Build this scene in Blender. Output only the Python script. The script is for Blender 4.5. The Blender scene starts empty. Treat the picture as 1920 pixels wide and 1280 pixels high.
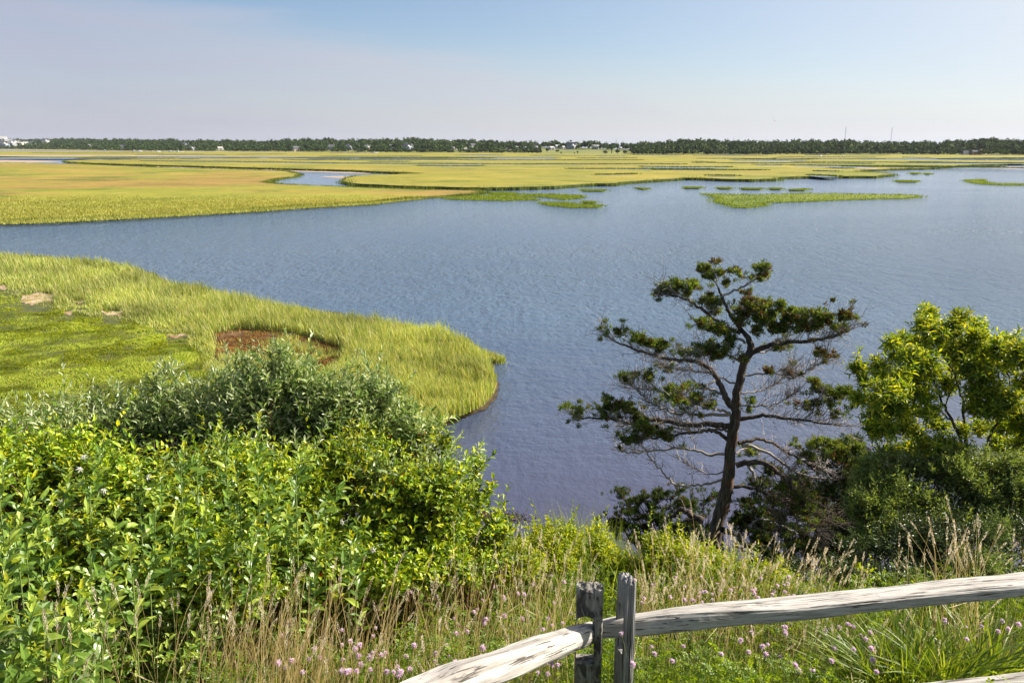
import bpy, bmesh, math, random
import numpy as np
from mathutils import Vector, noise as mnoise
R = math.radians
rng = np.random.default_rng(7)
random.seed(7)
sc = bpy.context.scene
C = sc.collection

# ------------------------------------------------------------------ camera
H = 12.0                      # eye height over the water, metres
FPX = 1493.0                  # focal length in pixels of a 1920 wide frame
HORIZON = 274.0
PITCH = math.atan((640 - HORIZON) / FPX)
cam_d = bpy.data.cameras.new('camera'); cam = bpy.data.objects.new('camera', cam_d); C.objects.link(cam)
cam_d.sensor_width = 36; cam_d.lens = 36 * FPX / 1920
cam_d.clip_start = 0.1; cam_d.clip_end = 40000
cam.location = (0, 0, H); cam.rotation_euler = (math.pi / 2 - PITCH, 0, 0)
sc.camera = cam
# ------------------------------------------------------------------ light
SUN_AZ, SUN_EL = R(73), R(34)         # azimuth clockwise from the view direction
sun_d = bpy.data.lights.new('sun', 'SUN'); sun = bpy.data.objects.new('sun', sun_d); C.objects.link(sun)
sun_d.energy = 5.0; sun_d.angle = R(0.5); sun_d.color = (1.0, 0.93, 0.80)
sdir = Vector((math.sin(SUN_AZ) * math.cos(SUN_EL), math.cos(SUN_AZ) * math.cos(SUN_EL), math.sin(SUN_EL)))
sun.rotation_euler = sdir.to_track_quat('Z', 'Y').to_euler()
sun.location = (30, 10, 40)
sc.view_settings.view_transform = 'Standard'; sc.view_settings.look = 'None'
sc.view_settings.gamma = 1; sc.view_settings.exposure = 1.12
cy = sc.cycles
cy.max_bounces = 7; cy.diffuse_bounces = 2; cy.glossy_bounces = 2; cy.transmission_bounces = 4
cy.transparent_max_bounces = 8; cy.caustics_reflective = False; cy.caustics_refractive = False

def ray(px, py):
    px = np.asarray(px, float); py = np.asarray(py, float)
    px, py = np.broadcast_arrays(px, py); u = (px - 960) / FPX; v = (640 - py) / FPX
    c, s = math.cos(PITCH), math.sin(PITCH)
    return np.stack([u, c + v * s, -s + v * c], -1)
def atY(px, py, Y):
    r = ray(px, py); return np.array([0, 0, H]) + r * (np.asarray(Y, float) / r[..., 1])[..., None]
def atZ(px, py, z=0.0):
    r = ray(px, py); return np.array([0, 0, H]) + r * ((z - H) / r[..., 2])[..., None]
def S(Y):                       # metres per pixel near the middle of the frame at distance Y
    return Y / FPX * 1.03

world = bpy.data.worlds.new('World'); sc.world = world; world.use_nodes = True
def N(nt, t, **kw):
    n = nt.nodes.new(t)
    for k, v in kw.items():
        if k == 'ins':
            for a, b in v.items(): n.inputs[a].default_value = b
        else: setattr(n, k, v)
    return n
def ramp(nt, L, src, stops):
    r = N(nt, 'ShaderNodeValToRGB'); e = r.color_ramp.elements
    while len(e) < len(stops): e.new(0.5)
    for i, (p, c) in enumerate(stops): e[i].position = p; e[i].color = (*c, 1)
    L(src, r.inputs[0]); return r.outputs[0]
def mixc(nt, L, f, a, b, mode='MIX'):
    n = N(nt, 'ShaderNodeMix', data_type='RGBA', blend_type=mode)
    for k, v in (('Factor', f), ('A', a), ('B', b)):
        if isinstance(v, (int, float)): n.inputs[k].default_value = v
        elif isinstance(v, tuple): n.inputs[k].default_value = (*v, 1)
        else: L(v, n.inputs[k])
    return n.outputs['Result']
def build_world():
    nt = world.node_tree; nt.nodes.clear(); L = nt.links.new
    sky = N(nt, 'ShaderNodeTexSky', sky_type='NISHITA', sun_disc=False)
    sky.sun_elevation = SUN_EL; sky.sun_rotation = SUN_AZ
    sky.altitude = 0; sky.air_density = 1.0; sky.dust_density = 0.4; sky.ozone_density = 2.5
    tc = N(nt, 'ShaderNodeTexCoord')
    sx = N(nt, 'ShaderNodeSeparateXYZ'); L(tc.outputs['Generated'], sx.inputs[0])
    def M(op, a, b=None, c=None, clamp=False):
        n = N(nt, 'ShaderNodeMath', operation=op); n.use_clamp = clamp
        for i, v in enumerate((a, b, c)):
            if v is None: continue
            if isinstance(v, (int, float)): n.inputs[i].default_value = v
            else: L(v, n.inputs[i])
        return n.outputs[0]
    # thin high veil of cloud: a sheet whose upper edge slants across the sky
    # plane through the two directions along the edge of the veil
    a = Vector(ray(330, 0)); b = Vector(ray(1250, 165)); n_ = a.cross(b).normalized()
    if n_.z > 0: n_ = -n_
    dot = N(nt, 'ShaderNodeVectorMath', operation='DOT_PRODUCT'); L(tc.outputs['Generated'], dot.inputs[0]); dot.inputs[1].default_value = n_
    nz = N(nt, 'ShaderNodeTexNoise', ins={'Scale': 3.0, 'Detail': 6.0, 'Roughness': 0.6})
    mp = N(nt, 'ShaderNodeMapping'); mp.inputs['Rotation'].default_value = (0, R(-8), 0); mp.inputs['Scale'].default_value = (1.0, 1.0, 9.0)
    L(tc.outputs['Generated'], mp.inputs[0]); L(mp.outputs[0], nz.inputs['Vector'])
    veil = M('MULTIPLY_ADD', dot.outputs['Value'], 26.0, M('MULTIPLY_ADD', nz.outputs[0], 1.3, -0.45), clamp=True)
    veil = M('MULTIPLY', veil, M('MULTIPLY_ADD', nz.outputs[0], 0.9, 0.35))
    # cloud sheet is brighter towards the sun
    az = N(nt, 'ShaderNodeVectorMath', operation='DOT_PRODUCT'); L(tc.outputs['Generated'], az.inputs[0]); az.inputs[1].default_value = sdir
    fz = M('MULTIPLY_ADD', az.outputs['Value'], 1.0 / .85, .1 / .85, clamp=True)
    cc = ramp(nt, L, fz, [(0, (.325, .335, .415)), (.5, (.425, .435, .485)), (.85, (.49, .51, .56)), (1, (.56, .58, .60))])
    c10 = N(nt, 'ShaderNodeVectorMath', operation='SCALE'); L(cc, c10.inputs[0]); c10.inputs['Scale'].default_value = 10.0
    hz = M('MULTIPLY_ADD', sx.outputs[2], -1.0 / .15, 1.02, clamp=True)           # thick air near the horizon
    tot = M('MAXIMUM', M('MULTIPLY', veil, .9), M('MULTIPLY', M('POWER', hz, 1.3), .97))
    tot = M('MAXIMUM', tot, M('MULTIPLY', M('POWER', fz, 3.0), .95))
    mix = N(nt, 'ShaderNodeMix', data_type='RGBA'); L(tot, mix.inputs['Factor'])
    sk = mixc(nt, L, 1.0, sky.outputs[0], (.83, .815, .85), 'MULTIPLY'); L(sk, mix.inputs['A']); L(c10.outputs[0], mix.inputs['B'])
    bg = N(nt, 'ShaderNodeBackground', ins={'Strength': 0.070}); L(mix.outputs['Result'], bg.inputs['Color'])
    out = N(nt, 'ShaderNodeOutputWorld'); L(bg.outputs[0], out.inputs[0])
build_world()

# ------------------------------------------------------------------ object helpers
def tag(o, label=None, cat=None, group=None, kind=None):
    if label: o['label'] = label
    if cat: o['category'] = cat
    if group: o['group'] = group
    if kind: o['kind'] = kind
    return o
def empty(name, loc=(0, 0, 0)):
    o = bpy.data.objects.new(name, None); C.objects.link(o); o.location = loc; o.empty_display_size = 0.2; return o
def vperp(d):
    """unit vectors perpendicular to the rows of d"""
    ref = np.where(np.abs(d[:, 2:3]) > 0.9, np.array([[1., 0, 0]]), np.array([[0, 0, 1.]]))
    u = np.cross(d, ref); u /= np.linalg.norm(u, axis=1, keepdims=True) + 1e-9
    v = np.cross(d, u); v /= np.linalg.norm(v, axis=1, keepdims=True) + 1e-9
    return u, v
def unit(a):
    return a / (np.linalg.norm(a, axis=-1, keepdims=True) + 1e-9)

class Geo:
    """collects arrays of vertices and faces and links them as one mesh"""
    def __init__(s): s.v = []; s.f = {3: [], 4: []}; s.n = 0; s.m = {3: [], 4: []}
    def add(s, verts, faces, mi=0):
        verts = np.asarray(verts, float).reshape(-1, 3)
        for f in faces:
            f = np.asarray(f, int)
            if f.size == 0: continue
            f = f.reshape(-1, f.shape[-1]); k = f.shape[1]
            s.f[k].append(f + s.n); s.m[k].append(np.full(len(f), mi, int))
        s.v.append(verts); s.n += len(verts)
    def inst(s, V, faces, mi=0):
        """V (n,k,3), faces on the k template vertices"""
        n, k, _ = V.shape; off = np.arange(n)[:, None, None] * k
        s.add(V.reshape(-1, 3), [np.asarray(f, int)[None] + off for f in faces], mi)
    # --- shapes
    def leaves(s, P, D, Nn, Ln, W, curl=0.10, mi=0):
        n = len(P)
        if n == 0: return
        D = unit(D); Sd = unit(np.cross(Nn, D)); Nn = np.cross(D, Sd)
        T = np.array([(0, 0, 0), (.30, -.44, .07), (.30, 0, 0), (.30, .44, .07), (.68, -.34, .03), (.68, 0, -.05), (.68, .34, .03), (1, 0, -.16)], float)
        Ln = np.broadcast_to(Ln, (n,)); W = np.broadcast_to(W, (n,))
        V = P[:, None] + D[:, None] * (T[None, :, 0:1] * Ln[:, None, None]) + Sd[:, None] * (T[None, :, 1:2] * W[:, None, None]) + Nn[:, None] * (T[None, :, 2:3] * Ln[:, None, None] * (curl / 0.10))
        s.inst(V, [[(0, 1, 2), (0, 2, 3), (4, 7, 5), (5, 7, 6)], [(1, 4, 5, 2), (2, 5, 6, 3)]], mi)
    def diamonds(s, P, D, Nn, Ln, W, mi=0):
        n = len(P)
        if n == 0: return
        D = unit(D); Sd = unit(np.cross(Nn, D))
        Ln = np.broadcast_to(Ln, (n,)); W = np.broadcast_to(W, (n,))
        T = np.array([(0, 0), (.45, -.5), (1, 0), (.45, .5)], float)
        V = P[:, None] + D[:, None] * (T[None, :, 0:1] * Ln[:, None, None]) + Sd[:, None] * (T[None, :, 1:2] * W[:, None, None])
        s.inst(V, [[(0, 1, 2, 3)]], mi)
    def tubes(s, Pth, Rad, sides=4, mi=0):
        """Pth (n,m,3), Rad (n,m)"""
        Pth = np.asarray(Pth, float); Rad = np.asarray(Rad, float)
        if Pth.ndim == 2: Pth = Pth[None]; Rad = Rad[None]
        n, m, _ = Pth.shape
        T = unit(np.gradient(Pth, axis=1)); av = unit(Pth[:, -1] - Pth[:, 0]); u, v = vperp(av)
        U = unit(u[:, None] - T * np.sum(u[:, None] * T, -1, keepdims=True)); Vv = np.cross(T, U)
        a = np.arange(sides) * 2 * math.pi / sides
        V = Pth[:, :, None] + Rad[:, :, None, None] * (U[:, :, None] * np.cos(a)[None, None, :, None] + Vv[:, :, None] * np.sin(a)[None, None, :, None])
        V = V.reshape(n, m * sides, 3); q = []
        for i in range(m - 1):
            for j in range(sides):
                q.append((i * sides + j, i * sides + (j + 1) % sides, (i + 1) * sides + (j + 1) % sides, (i + 1) * sides + j))
        s.inst(V, [q], mi)
    def blades(s, P, h, lean, w, bend=0.35, mi=0):
        """grass blades: P base (n,3), h height, lean (n,2) horizontal lean as a share of the height"""
        n = len(P)
        if n == 0: return
        h = np.broadcast_to(h, (n,)).astype(float); w = np.broadcast_to(w, (n,)).astype(float)
        a = rng.uniform(0, math.pi, n); sd = np.stack([np.cos(a), np.sin(a), 0 * a], 1) * (w * .5)[:, None]
        ln = np.concatenate([lean, np.zeros((n, 1))], 1) * h[:, None]
        up = np.zeros((n, 3)); up[:, 2] = h
        m1 = P + up * .5 + ln * (.5 - bend * .5); t = P + up * np.clip(1 - .25 * np.linalg.norm(lean, axis=1), .3, 1)[:, None] + ln
        V = np.stack([P - sd, P + sd, m1 + sd * .8, m1 - sd * .8, t], 1)
        s.inst(V, [[(0, 1, 2, 3)], [(3, 2, 4)]], mi)
    def box(s, c, d, rz=0, mi=0):
        c = np.array(c, float); d = np.array(d, float) / 2
        V = np.array([(x, y, z) for x in (-1, 1) for y in (-1, 1) for z in (-1, 1)], float) * d
        cs, sn = math.cos(rz), math.sin(rz); V = np.stack([V[:, 0] * cs - V[:, 1] * sn, V[:, 0] * sn + V[:, 1] * cs, V[:, 2]], 1)
        s.add(V + c, [[(0, 1, 3, 2), (4, 6, 7, 5), (0, 4, 5, 1), (2, 3, 7, 6), (0, 2, 6, 4), (1, 5, 7, 3)]], mi)
    def build(s, name, mats, parent=None, smooth=False, org=None):
        me = bpy.data.meshes.new(name)
        V = np.concatenate(s.v) if s.v else np.zeros((0, 3))
        if org is not None: V = V - np.array(org)
        F3 = np.concatenate(s.f[3]) if s.f[3] else np.zeros((0, 3), int); F4 = np.concatenate(s.f[4]) if s.f[4] else np.zeros((0, 4), int)
        me.vertices.add(len(V)); me.vertices.foreach_set('co', V.astype(np.float32).ravel())
        nl = F3.size + F4.size; me.loops.add(nl); me.loops.foreach_set('vertex_index', np.concatenate([F3.ravel(), F4.ravel()]).astype(np.int32))
        me.polygons.add(len(F3) + len(F4))
        st = np.concatenate([np.arange(len(F3)) * 3, F3.size + np.arange(len(F4)) * 4]).astype(np.int32)
        me.polygons.foreach_set('loop_start', st)
        mi = np.concatenate((s.m[3] or [np.zeros(0, int)]) + (s.m[4] or [np.zeros(0, int)])).astype(np.int32)
        me.polygons.foreach_set('material_index', mi)
        me.polygons.foreach_set('use_smooth', np.full(len(mi), smooth))
        me.update(calc_edges=True); me.validate()
        for m in (mats if isinstance(mats, (list, tuple)) else [mats]): me.materials.append(m)
        o = bpy.data.objects.new(name, me); C.objects.link(o)
        if parent is not None:
            o.parent = parent
            if org is None: o.location = -np.array(parent.location)      # vertices are given in world coordinates
        elif org is not None: o.location = org
        return o

# ------------------------------------------------------------------ materials
def newmat(name):
    m = bpy.data.materials.new(name); m.use_nodes = True; nt = m.node_tree; nt.nodes.clear()
    out = N(nt, 'ShaderNodeOutputMaterial'); return m, nt, nt.links.new, out
def coords(nt, L, scale=(1, 1, 1), kind='Object'):
    tc = N(nt, 'ShaderNodeTexCoord'); mp = N(nt, 'ShaderNodeMapping'); mp.inputs['Scale'].default_value = scale
    L(tc.outputs[kind], mp.inputs[0]); return mp.outputs[0]
def noisetex(nt, L, vec, scale, detail=4, rough=.55, dist=0):
    n = N(nt, 'ShaderNodeTexNoise', ins={'Scale': scale, 'Detail': detail, 'Roughness': rough, 'Distortion': dist}); L(vec, n.inputs['Vector']); return n.outputs[0]
def leafmat(name, stops, trans=.4, rough=.5, back=None, tint=(1.25, 1.15, .45), vary=0.0, vscale=1.0, spec=.35):
    m, nt, L, out = newmat(name)
    g = N(nt, 'ShaderNodeNewGeometry')
    col = ramp(nt, L, g.outputs['Random Per Island'], stops)
    if vary:
        n = noisetex(nt, L, coords(nt, L), vscale, 3)
        rv = ramp(nt, L, n, [(.3, (1 - vary,) * 3), (.7, (1 + vary, 1 + vary, 1 + vary * .5))])
        col = mixc(nt, L, 1.0, col, rv, 'MULTIPLY')
    front = col
    if back: col = mixc(nt, L, g.outputs['Backfacing'], col, back)
    p = N(nt, 'ShaderNodeBsdfPrincipled', ins={'Roughness': rough, 'Specular IOR Level': spec}); L(col, p.inputs['Base Color'])
    t = N(nt, 'ShaderNodeBsdfTranslucent'); L(mixc(nt, L, 1.0, front, tint, 'MULTIPLY'), t.inputs[0])
    ms = N(nt, 'ShaderNodeMixShader', ins={0: trans}); L(p.outputs[0], ms.inputs[1]); L(t.outputs[0], ms.inputs[2]); L(ms.outputs[0], out.inputs[0])
    return m
def plain(name, col, rough=.7, vary=.2, scale=3.0, bump=0, stretch=(1, 1, 1), spec=.3, col2=None, metallic=0):
    m, nt, L, out = newmat(name)
    n = noisetex(nt, L, coords(nt, L, stretch), scale, 5)
    c2 = col2 or tuple(c * (1 - vary) for c in col)
    c = ramp(nt, L, n, [(.35, c2), (.65, tuple(min(1, x * (1 + vary * .5)) for x in col))])
    p = N(nt, 'ShaderNodeBsdfPrincipled', ins={'Roughness': rough, 'Specular IOR Level': spec, 'Metallic': metallic}); L(c, p.inputs['Base Color'])
    if bump:
        b = N(nt, 'ShaderNodeBump', ins={'Strength': bump, 'Distance': .01}); L(n, b.inputs['Height']); L(b.outputs[0], p.inputs['Normal'])
    L(p.outputs[0], out.inputs[0]); return m

# ------------------------------------------------------------------ numpy noise
_perm = np.random.default_rng(3).random((256, 256))
def vn(x, y):
    x = np.asarray(x, float); y = np.asarray(y, float)
    xi = np.floor(x).astype(int); yi = np.floor(y).astype(int); fx = x - xi; fy = y - yi
    fx = fx * fx * (3 - 2 * fx); fy = fy * fy * (3 - 2 * fy)
    g = lambda a, b: _perm[a & 255, b & 255]
    return (g(xi, yi) * (1 - fx) + g(xi + 1, yi) * fx) * (1 - fy) + (g(xi, yi + 1) * (1 - fx) + g(xi + 1, yi + 1) * fx) * fy
def fbm(x, y, o=4):
    s = 0; a = .5
    for i in range(o): s = s + a * vn(x * 2 ** i + 17 * i, y * 2 ** i + 31 * i); a *= .5
    return s / (1 - .5 ** o)
def inpoly(x, y, poly):
    poly = np.asarray(poly, float); r = np.zeros(x.shape, bool); j = len(poly) - 1
    for i in range(len(poly)):
        xi, yi = poly[i]; xj, yj = poly[j]
        c = ((yi > y) != (yj > y)) & (x < (xj - xi) * (y - yi) / ((yj - yi) or 1e-9) + xi); r ^= c; j = i
    return r

# ------------------------------------------------------------------ ground: the bluff and the bed of the inlet
def hill(x, y):
    x = np.asarray(x, float); y = np.asarray(y, float)
    q = np.clip((x - .6) / 1.7, 0, 1); yc = 8 - 2.8 * q * q * (3 - 2 * q); z = np.where(y < yc, 9.2 - (y - 3.2) * .36, 9.2 - (yc - 3.2) * .36 - (y - yc) * .62)
    z = np.minimum(z, 10.8 + 0 * y)
    z = z + (fbm(x * .35 + 5, y * .35 + 9, 3) - .5) * .5 * np.clip((y + 2) / 6, 0, 1)
    return np.maximum(z, -1.2)
def build_ground():
    ys = np.concatenate([np.linspace(-60, -8, 12), np.linspace(-7, 30, 112), 30 + 1.11 ** np.arange(1, 88) * 1.2])
    us = np.concatenate([-1.5 ** np.arange(8, 0, -1) * 1.2, np.linspace(-1.1, 1.1, 120), 1.5 ** np.arange(1, 9) * 1.2])
    g = Geo(); ny, nx = len(ys), len(us)
    Y, U = np.meshgrid(ys, us, indexing='ij'); X = U * np.maximum(np.abs(Y) * .5 + 12, 12)
    Z = hill(X, Y)
    i = np.arange(ny - 1)[:, None] * nx + np.arange(nx - 1)[None]
    q = np.stack([i, i + 1, i + nx + 1, i + nx], -1).reshape(-1, 4)
    g.add(np.stack([X, Y, Z], -1).reshape(-1, 3), [q])
    m, nt, L, out = newmat('hillside soil')
    v = coords(nt, L)
    c = ramp(nt, L, noisetex(nt, L, v, 3.0, 8, .65), [(.3, (.020, .022, .010)), (.5, (.045, .050, .018)), (.72, (.11, .085, .045))])
    p = N(nt, 'ShaderNodeBsdfPrincipled', ins={'Roughness': .95, 'Specular IOR Level': .1}); L(c, p.inputs['Base Color'])
    b = N(nt, 'ShaderNodeBump', ins={'Strength': 1, 'Distance': .05}); L(noisetex(nt, L, v, 14, 6), b.inputs['Height']); L(b.outputs[0], p.inputs['Normal'])
    L(p.outputs[0], out.inputs[0])
    tag(g.build('ground', m, smooth=True), 'grassy bluff falling away to the inlet', kind='structure')
build_ground()

# ------------------------------------------------------------------ water
def water_mat():
    m, nt, L, out = newmat('tidal water')
    v1 = coords(nt, L, (1.0, 2.1, 1)); v2 = coords(nt, L, (.7, 1.4, 1)); v3 = coords(nt, L, (.010, .05, 1))
    n1 = noisetex(nt, L, v1, 2.6, 3, .6, .6); n2 = noisetex(nt, L, v2, .55, 3, .55, .4)
    big = noisetex(nt, L, v3, 1.0, 4, .6, .5)
    # wind reaches the open water more than the cove under the bluff
    sx = N(nt, 'ShaderNodeSeparateXYZ'); L(coords(nt, L), sx.inputs[0])
    wr = N(nt, 'ShaderNodeMapRange', ins={'From Min': 24, 'From Max': 75, 'To Min': .10, 'To Max': .75}); L(sx.outputs[1], wr.inputs[0])
    st = N(nt, 'ShaderNodeMath', operation='MULTIPLY'); L(wr.outputs[0], st.inputs[0])
    br = N(nt, 'ShaderNodeMapRange', ins={'From Min': .35, 'From Max': .65, 'To Min': .65, 'To Max': 1.15}); L(big, br.inputs[0]); L(br.outputs[0], st.inputs[1])
    n4 = noisetex(nt, L, coords(nt, L, (1.0, .60, 1)), 1.9, 3, .65, .3); n5 = noisetex(nt, L, coords(nt, L, (.45, .28, 1)), 1.0, 3, .6, .3)
    h0 = N(nt, 'ShaderNodeMath', operation='MULTIPLY_ADD', ins={1: .35}); L(n1, h0.inputs[0]); L(n2, h0.inputs[2])
    h1 = N(nt, 'ShaderNodeMath', operation='MULTIPLY_ADD', ins={1: .95}); L(n4, h1.inputs[0]); L(h0.outputs[0], h1.inputs[2])
    h = N(nt, 'ShaderNodeMath', operation='MULTIPLY_ADD', ins={1: 1.0}); L(n5, h.inputs[0]); L(h1.outputs[0], h.inputs[2])
    b = N(nt, 'ShaderNodeBump', ins={'Distance': .5}); L(st.outputs[0], b.inputs['Strength']); L(h.outputs[0], b.inputs['Height'])
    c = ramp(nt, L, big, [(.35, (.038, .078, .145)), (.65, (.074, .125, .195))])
    fr = N(nt, 'ShaderNodeMapRange', ins={'From Min': 40, 'From Max': 230}); L(sx.outputs[1], fr.inputs[0]); c = mixc(nt, L, fr.outputs[0], c, (.175, .24, .35))  # base colour lightened with distance, painting in the sky's reflection
    # shallow brownish bed shows a little by the near shore
    sh = N(nt, 'ShaderNodeMapRange', ins={'From Min': 20, 'From Max': 56, 'To Min': 1, 'To Max': 0}); L(sx.outputs[1], sh.inputs[0])
    c = mixc(nt, L, sh.outputs[0], c, (.064, .060, .100))
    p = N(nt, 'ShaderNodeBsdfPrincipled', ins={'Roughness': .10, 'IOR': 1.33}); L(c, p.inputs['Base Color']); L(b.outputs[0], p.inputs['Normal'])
    L(p.outputs[0], out.inputs[0]); return m
M_water = water_mat()
g = Geo()
ys = np.concatenate([np.linspace(10, 200, 20), 200 * 1.25 ** np.arange(1, 19)]); X0 = 9000
for i in range(len(ys) - 1):
    g.add([(-X0, ys[i], 0), (X0, ys[i], 0), (X0, ys[i + 1], 0), (-X0, ys[i + 1], 0)], [[(0, 1, 2, 3)]])
tag(g.build('water', M_water), 'rippled blue tidal inlet', kind='structure')

# ------------------------------------------------------------------ the salt marsh
def densify(pts, step=5, jx=3.0, jy=.5, seed=0):
    pts = np.array(pts, float); out = []
    for i in range(len(pts)):
        a, b = pts[i], pts[(i + 1) % len(pts)]; n = max(1, int(np.linalg.norm((b - a)) / step))
        out += [a + (b - a) * k / n for k in range(n)]
    o = np.array(out); t = np.arange(len(o))
    k = np.clip((o[:, 1] - HORIZON) / 60, .1, 2.5)
    o[:, 0] += (fbm(t * .31 + seed * 7.1, t * 0 + 1.3, 3) - .5) * 2 * jx * np.clip(k, .4, 2)
    o[:, 1] += (fbm(t * .31 + seed * 3.3, t * 0 + 7.7, 3) - .5) * 2 * jy * k
    return o
def slab(name, pts, h, mats, label, step=5, seed=0, jx=3, jy=.5, z0=-.4):
    o = densify(pts, step, jx, jy, seed); w = atZ(o[:, 0], o[:, 1], 0.0)
    bm = bmesh.new()
    lo = [bm.verts.new((a[0], a[1], z0)) for a in w]; hi = [bm.verts.new((a[0], a[1], h)) for a in w]
    f = bm.faces.new(hi); f.normal_update()
    if f.normal.z < 0: f.normal_flip()
    for i in range(len(w)):
        j = (i + 1) % len(w); s = bm.faces.new((lo[i], lo[j], hi[j], hi[i])); s.material_index = 1
    bmesh.ops.triangulate(bm, faces=[f])
    me = bpy.data.meshes.new(name); bm.to_mesh(me); bm.free()
    for m in mats: me.materials.append(m)
    ob = bpy.data.objects.new(name, me); C.objects.link(ob)
    tag(ob, label, kind='structure'); return o, w

def marsh_mat(name, gold, green, red, pale, xs=.010, ysc=.016, redamt=.5):
    m, nt, L, out = newmat(name)
    a = noisetex(nt, L, coords(nt, L, (xs, ysc, 1)), 1.0, 9, .70, .4)
    b = noisetex(nt, L, coords(nt, L, (xs * .6, ysc * .6, 1)), 1.0, 6, .6, .3)
    f = noisetex(nt, L, coords(nt, L, (.25, .9, 1)), 1.0, 6, .7); f2 = noisetex(nt, L, coords(nt, L, (.03, .035, 1)), 1.0, 8, .72, .5)
    c = ramp(nt, L, a, [(.34, green), (.46, gold), (.56, gold), (.68, pale)])
    rm = ramp(nt, L, b, [(.43, (0, 0, 0)), (.58, (redamt,) * 3)])
    c = mixc(nt, L, rm, c, red)
    c = mixc(nt, L, 1.0, c, ramp(nt, L, f, [(.3, (.62, .68, .58)), (.7, (1.2, 1.18, 1.1))]), 'MULTIPLY')
    c = mixc(nt, L, 1.0, c, ramp(nt, L, f2, [(.36, (.50, .66, .55)), (.46, (.9, .95, .9)), (.56, (1.1, 1.06, 1.0)), (.68, (1.3, 1.2, 1.2))]), 'MULTIPLY')
    p = N(nt, 'ShaderNodeBsdfPrincipled', ins={'Roughness': .9, 'Specular IOR Level': .15}); L(c, p.inputs['Base Color'])
    bp = N(nt, 'ShaderNodeBump', ins={'Strength': .8, 'Distance': .4}); L(f, bp.inputs['Height']); L(bp.outputs[0], p.inputs['Normal'])
    L(p.outputs[0], out.inputs[0]); return m
GOLD, GREEN, RED, PALE = (.285, .25, .045), (.15, .19, .030), (.31, .19, .065), (.38, .33, .10)
M_marsh = marsh_mat('marsh grass golden', GOLD, GREEN, RED, PALE, redamt=.25)
M_meadow = marsh_mat('marsh grass rusty', (.27, .255, .042), (.18, .225, .035), (.34, .18, .075), (.36, .31, .09), .022, .040, .65)
M_isle = marsh_mat('marsh grass green', (.17, .20, .035), (.12, .165, .03), (.2, .15, .06), (.25, .24, .06), .03, .09, .2)
M_bank = plain('marsh bank', (.060, .085, .020), .95, .5, .8, stretch=(.3, .3, 1))
M_soil = plain('marsh peat', (.085, .090, .028), .95, .5, 1.2, col2=(.05, .06, .02))
M_sand = plain('wet sand flat', (.42, .31, .23), .6, .15, .3, stretch=(.1, .4, 1))
M_mud = None

FAR = [(-500, 283.2), (0, 284), (240, 285.3), (450, 286.2), (600, 286.7), (960, 288), (1200, 291), (1500, 290.5), (1920, 292.5), (2500, 293),
       (2500, 296.5), (1920, 297), (1700, 299), (1920, 303.5), (2400, 305), (2400, 308.5), (1920, 309.5), (1823, 312), (1780, 315.5), (1747, 318), (1677, 320), (1633, 322), (1600, 326), (1647, 327.5), (1677, 331), (1650, 333), (1643, 335),
       (1560, 335), (1513, 335.5), (1459, 337), (1453, 340.5), (1413, 341.5), (1363, 341), (1313, 338.5), (1280, 338.5), (1250, 341), (1200, 344), (1160, 347.5), (1155, 349.5), (1100, 350.3), (1080, 352.5), (1040, 355.5), (960, 357.5),
       (900, 358.5), (800, 356), (720, 353), (670, 350), (643, 345), (650, 339), (667, 334.5), (700, 332), (740, 331.2), (800, 329.3), (740, 326.6), (700, 325), (660, 322.6), (640, 322),
       (600, 321), (500, 318.3), (400, 315.5), (300, 312.5), (170, 308.5), (124, 305.5), (122, 303.5), (180, 301.5), (270, 299), (130, 297), (0, 295.2), (-500, 294)]
slab('marsh', FAR, .95, [M_marsh, M_bank], 'golden salt marsh reaching to the wooded shore', seed=1)
LEFTM = [(-400, 303), (0, 306.5), (150, 309.5), (300, 316), (450, 320), (540, 323.5), (561, 328), (555, 333), (522, 338), (497, 345.5), (535, 349), (640, 353.5), (700, 356), (760, 358), (840, 360), (900, 361.5), (906, 364.5), (880, 367.5), (830, 370.5),
         (790, 374), (740, 379), (700, 384), (640, 387.5), (560, 392), (500, 396.5), (400, 402.5), (300, 408.5), (200, 413.5), (100, 418.5), (0, 421.5), (-400, 432)]
slab('marsh', LEFTM, .5, [M_meadow, M_bank], 'rust and gold meadow of marsh grass beyond the channel', seed=2, jy=.4)
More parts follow.
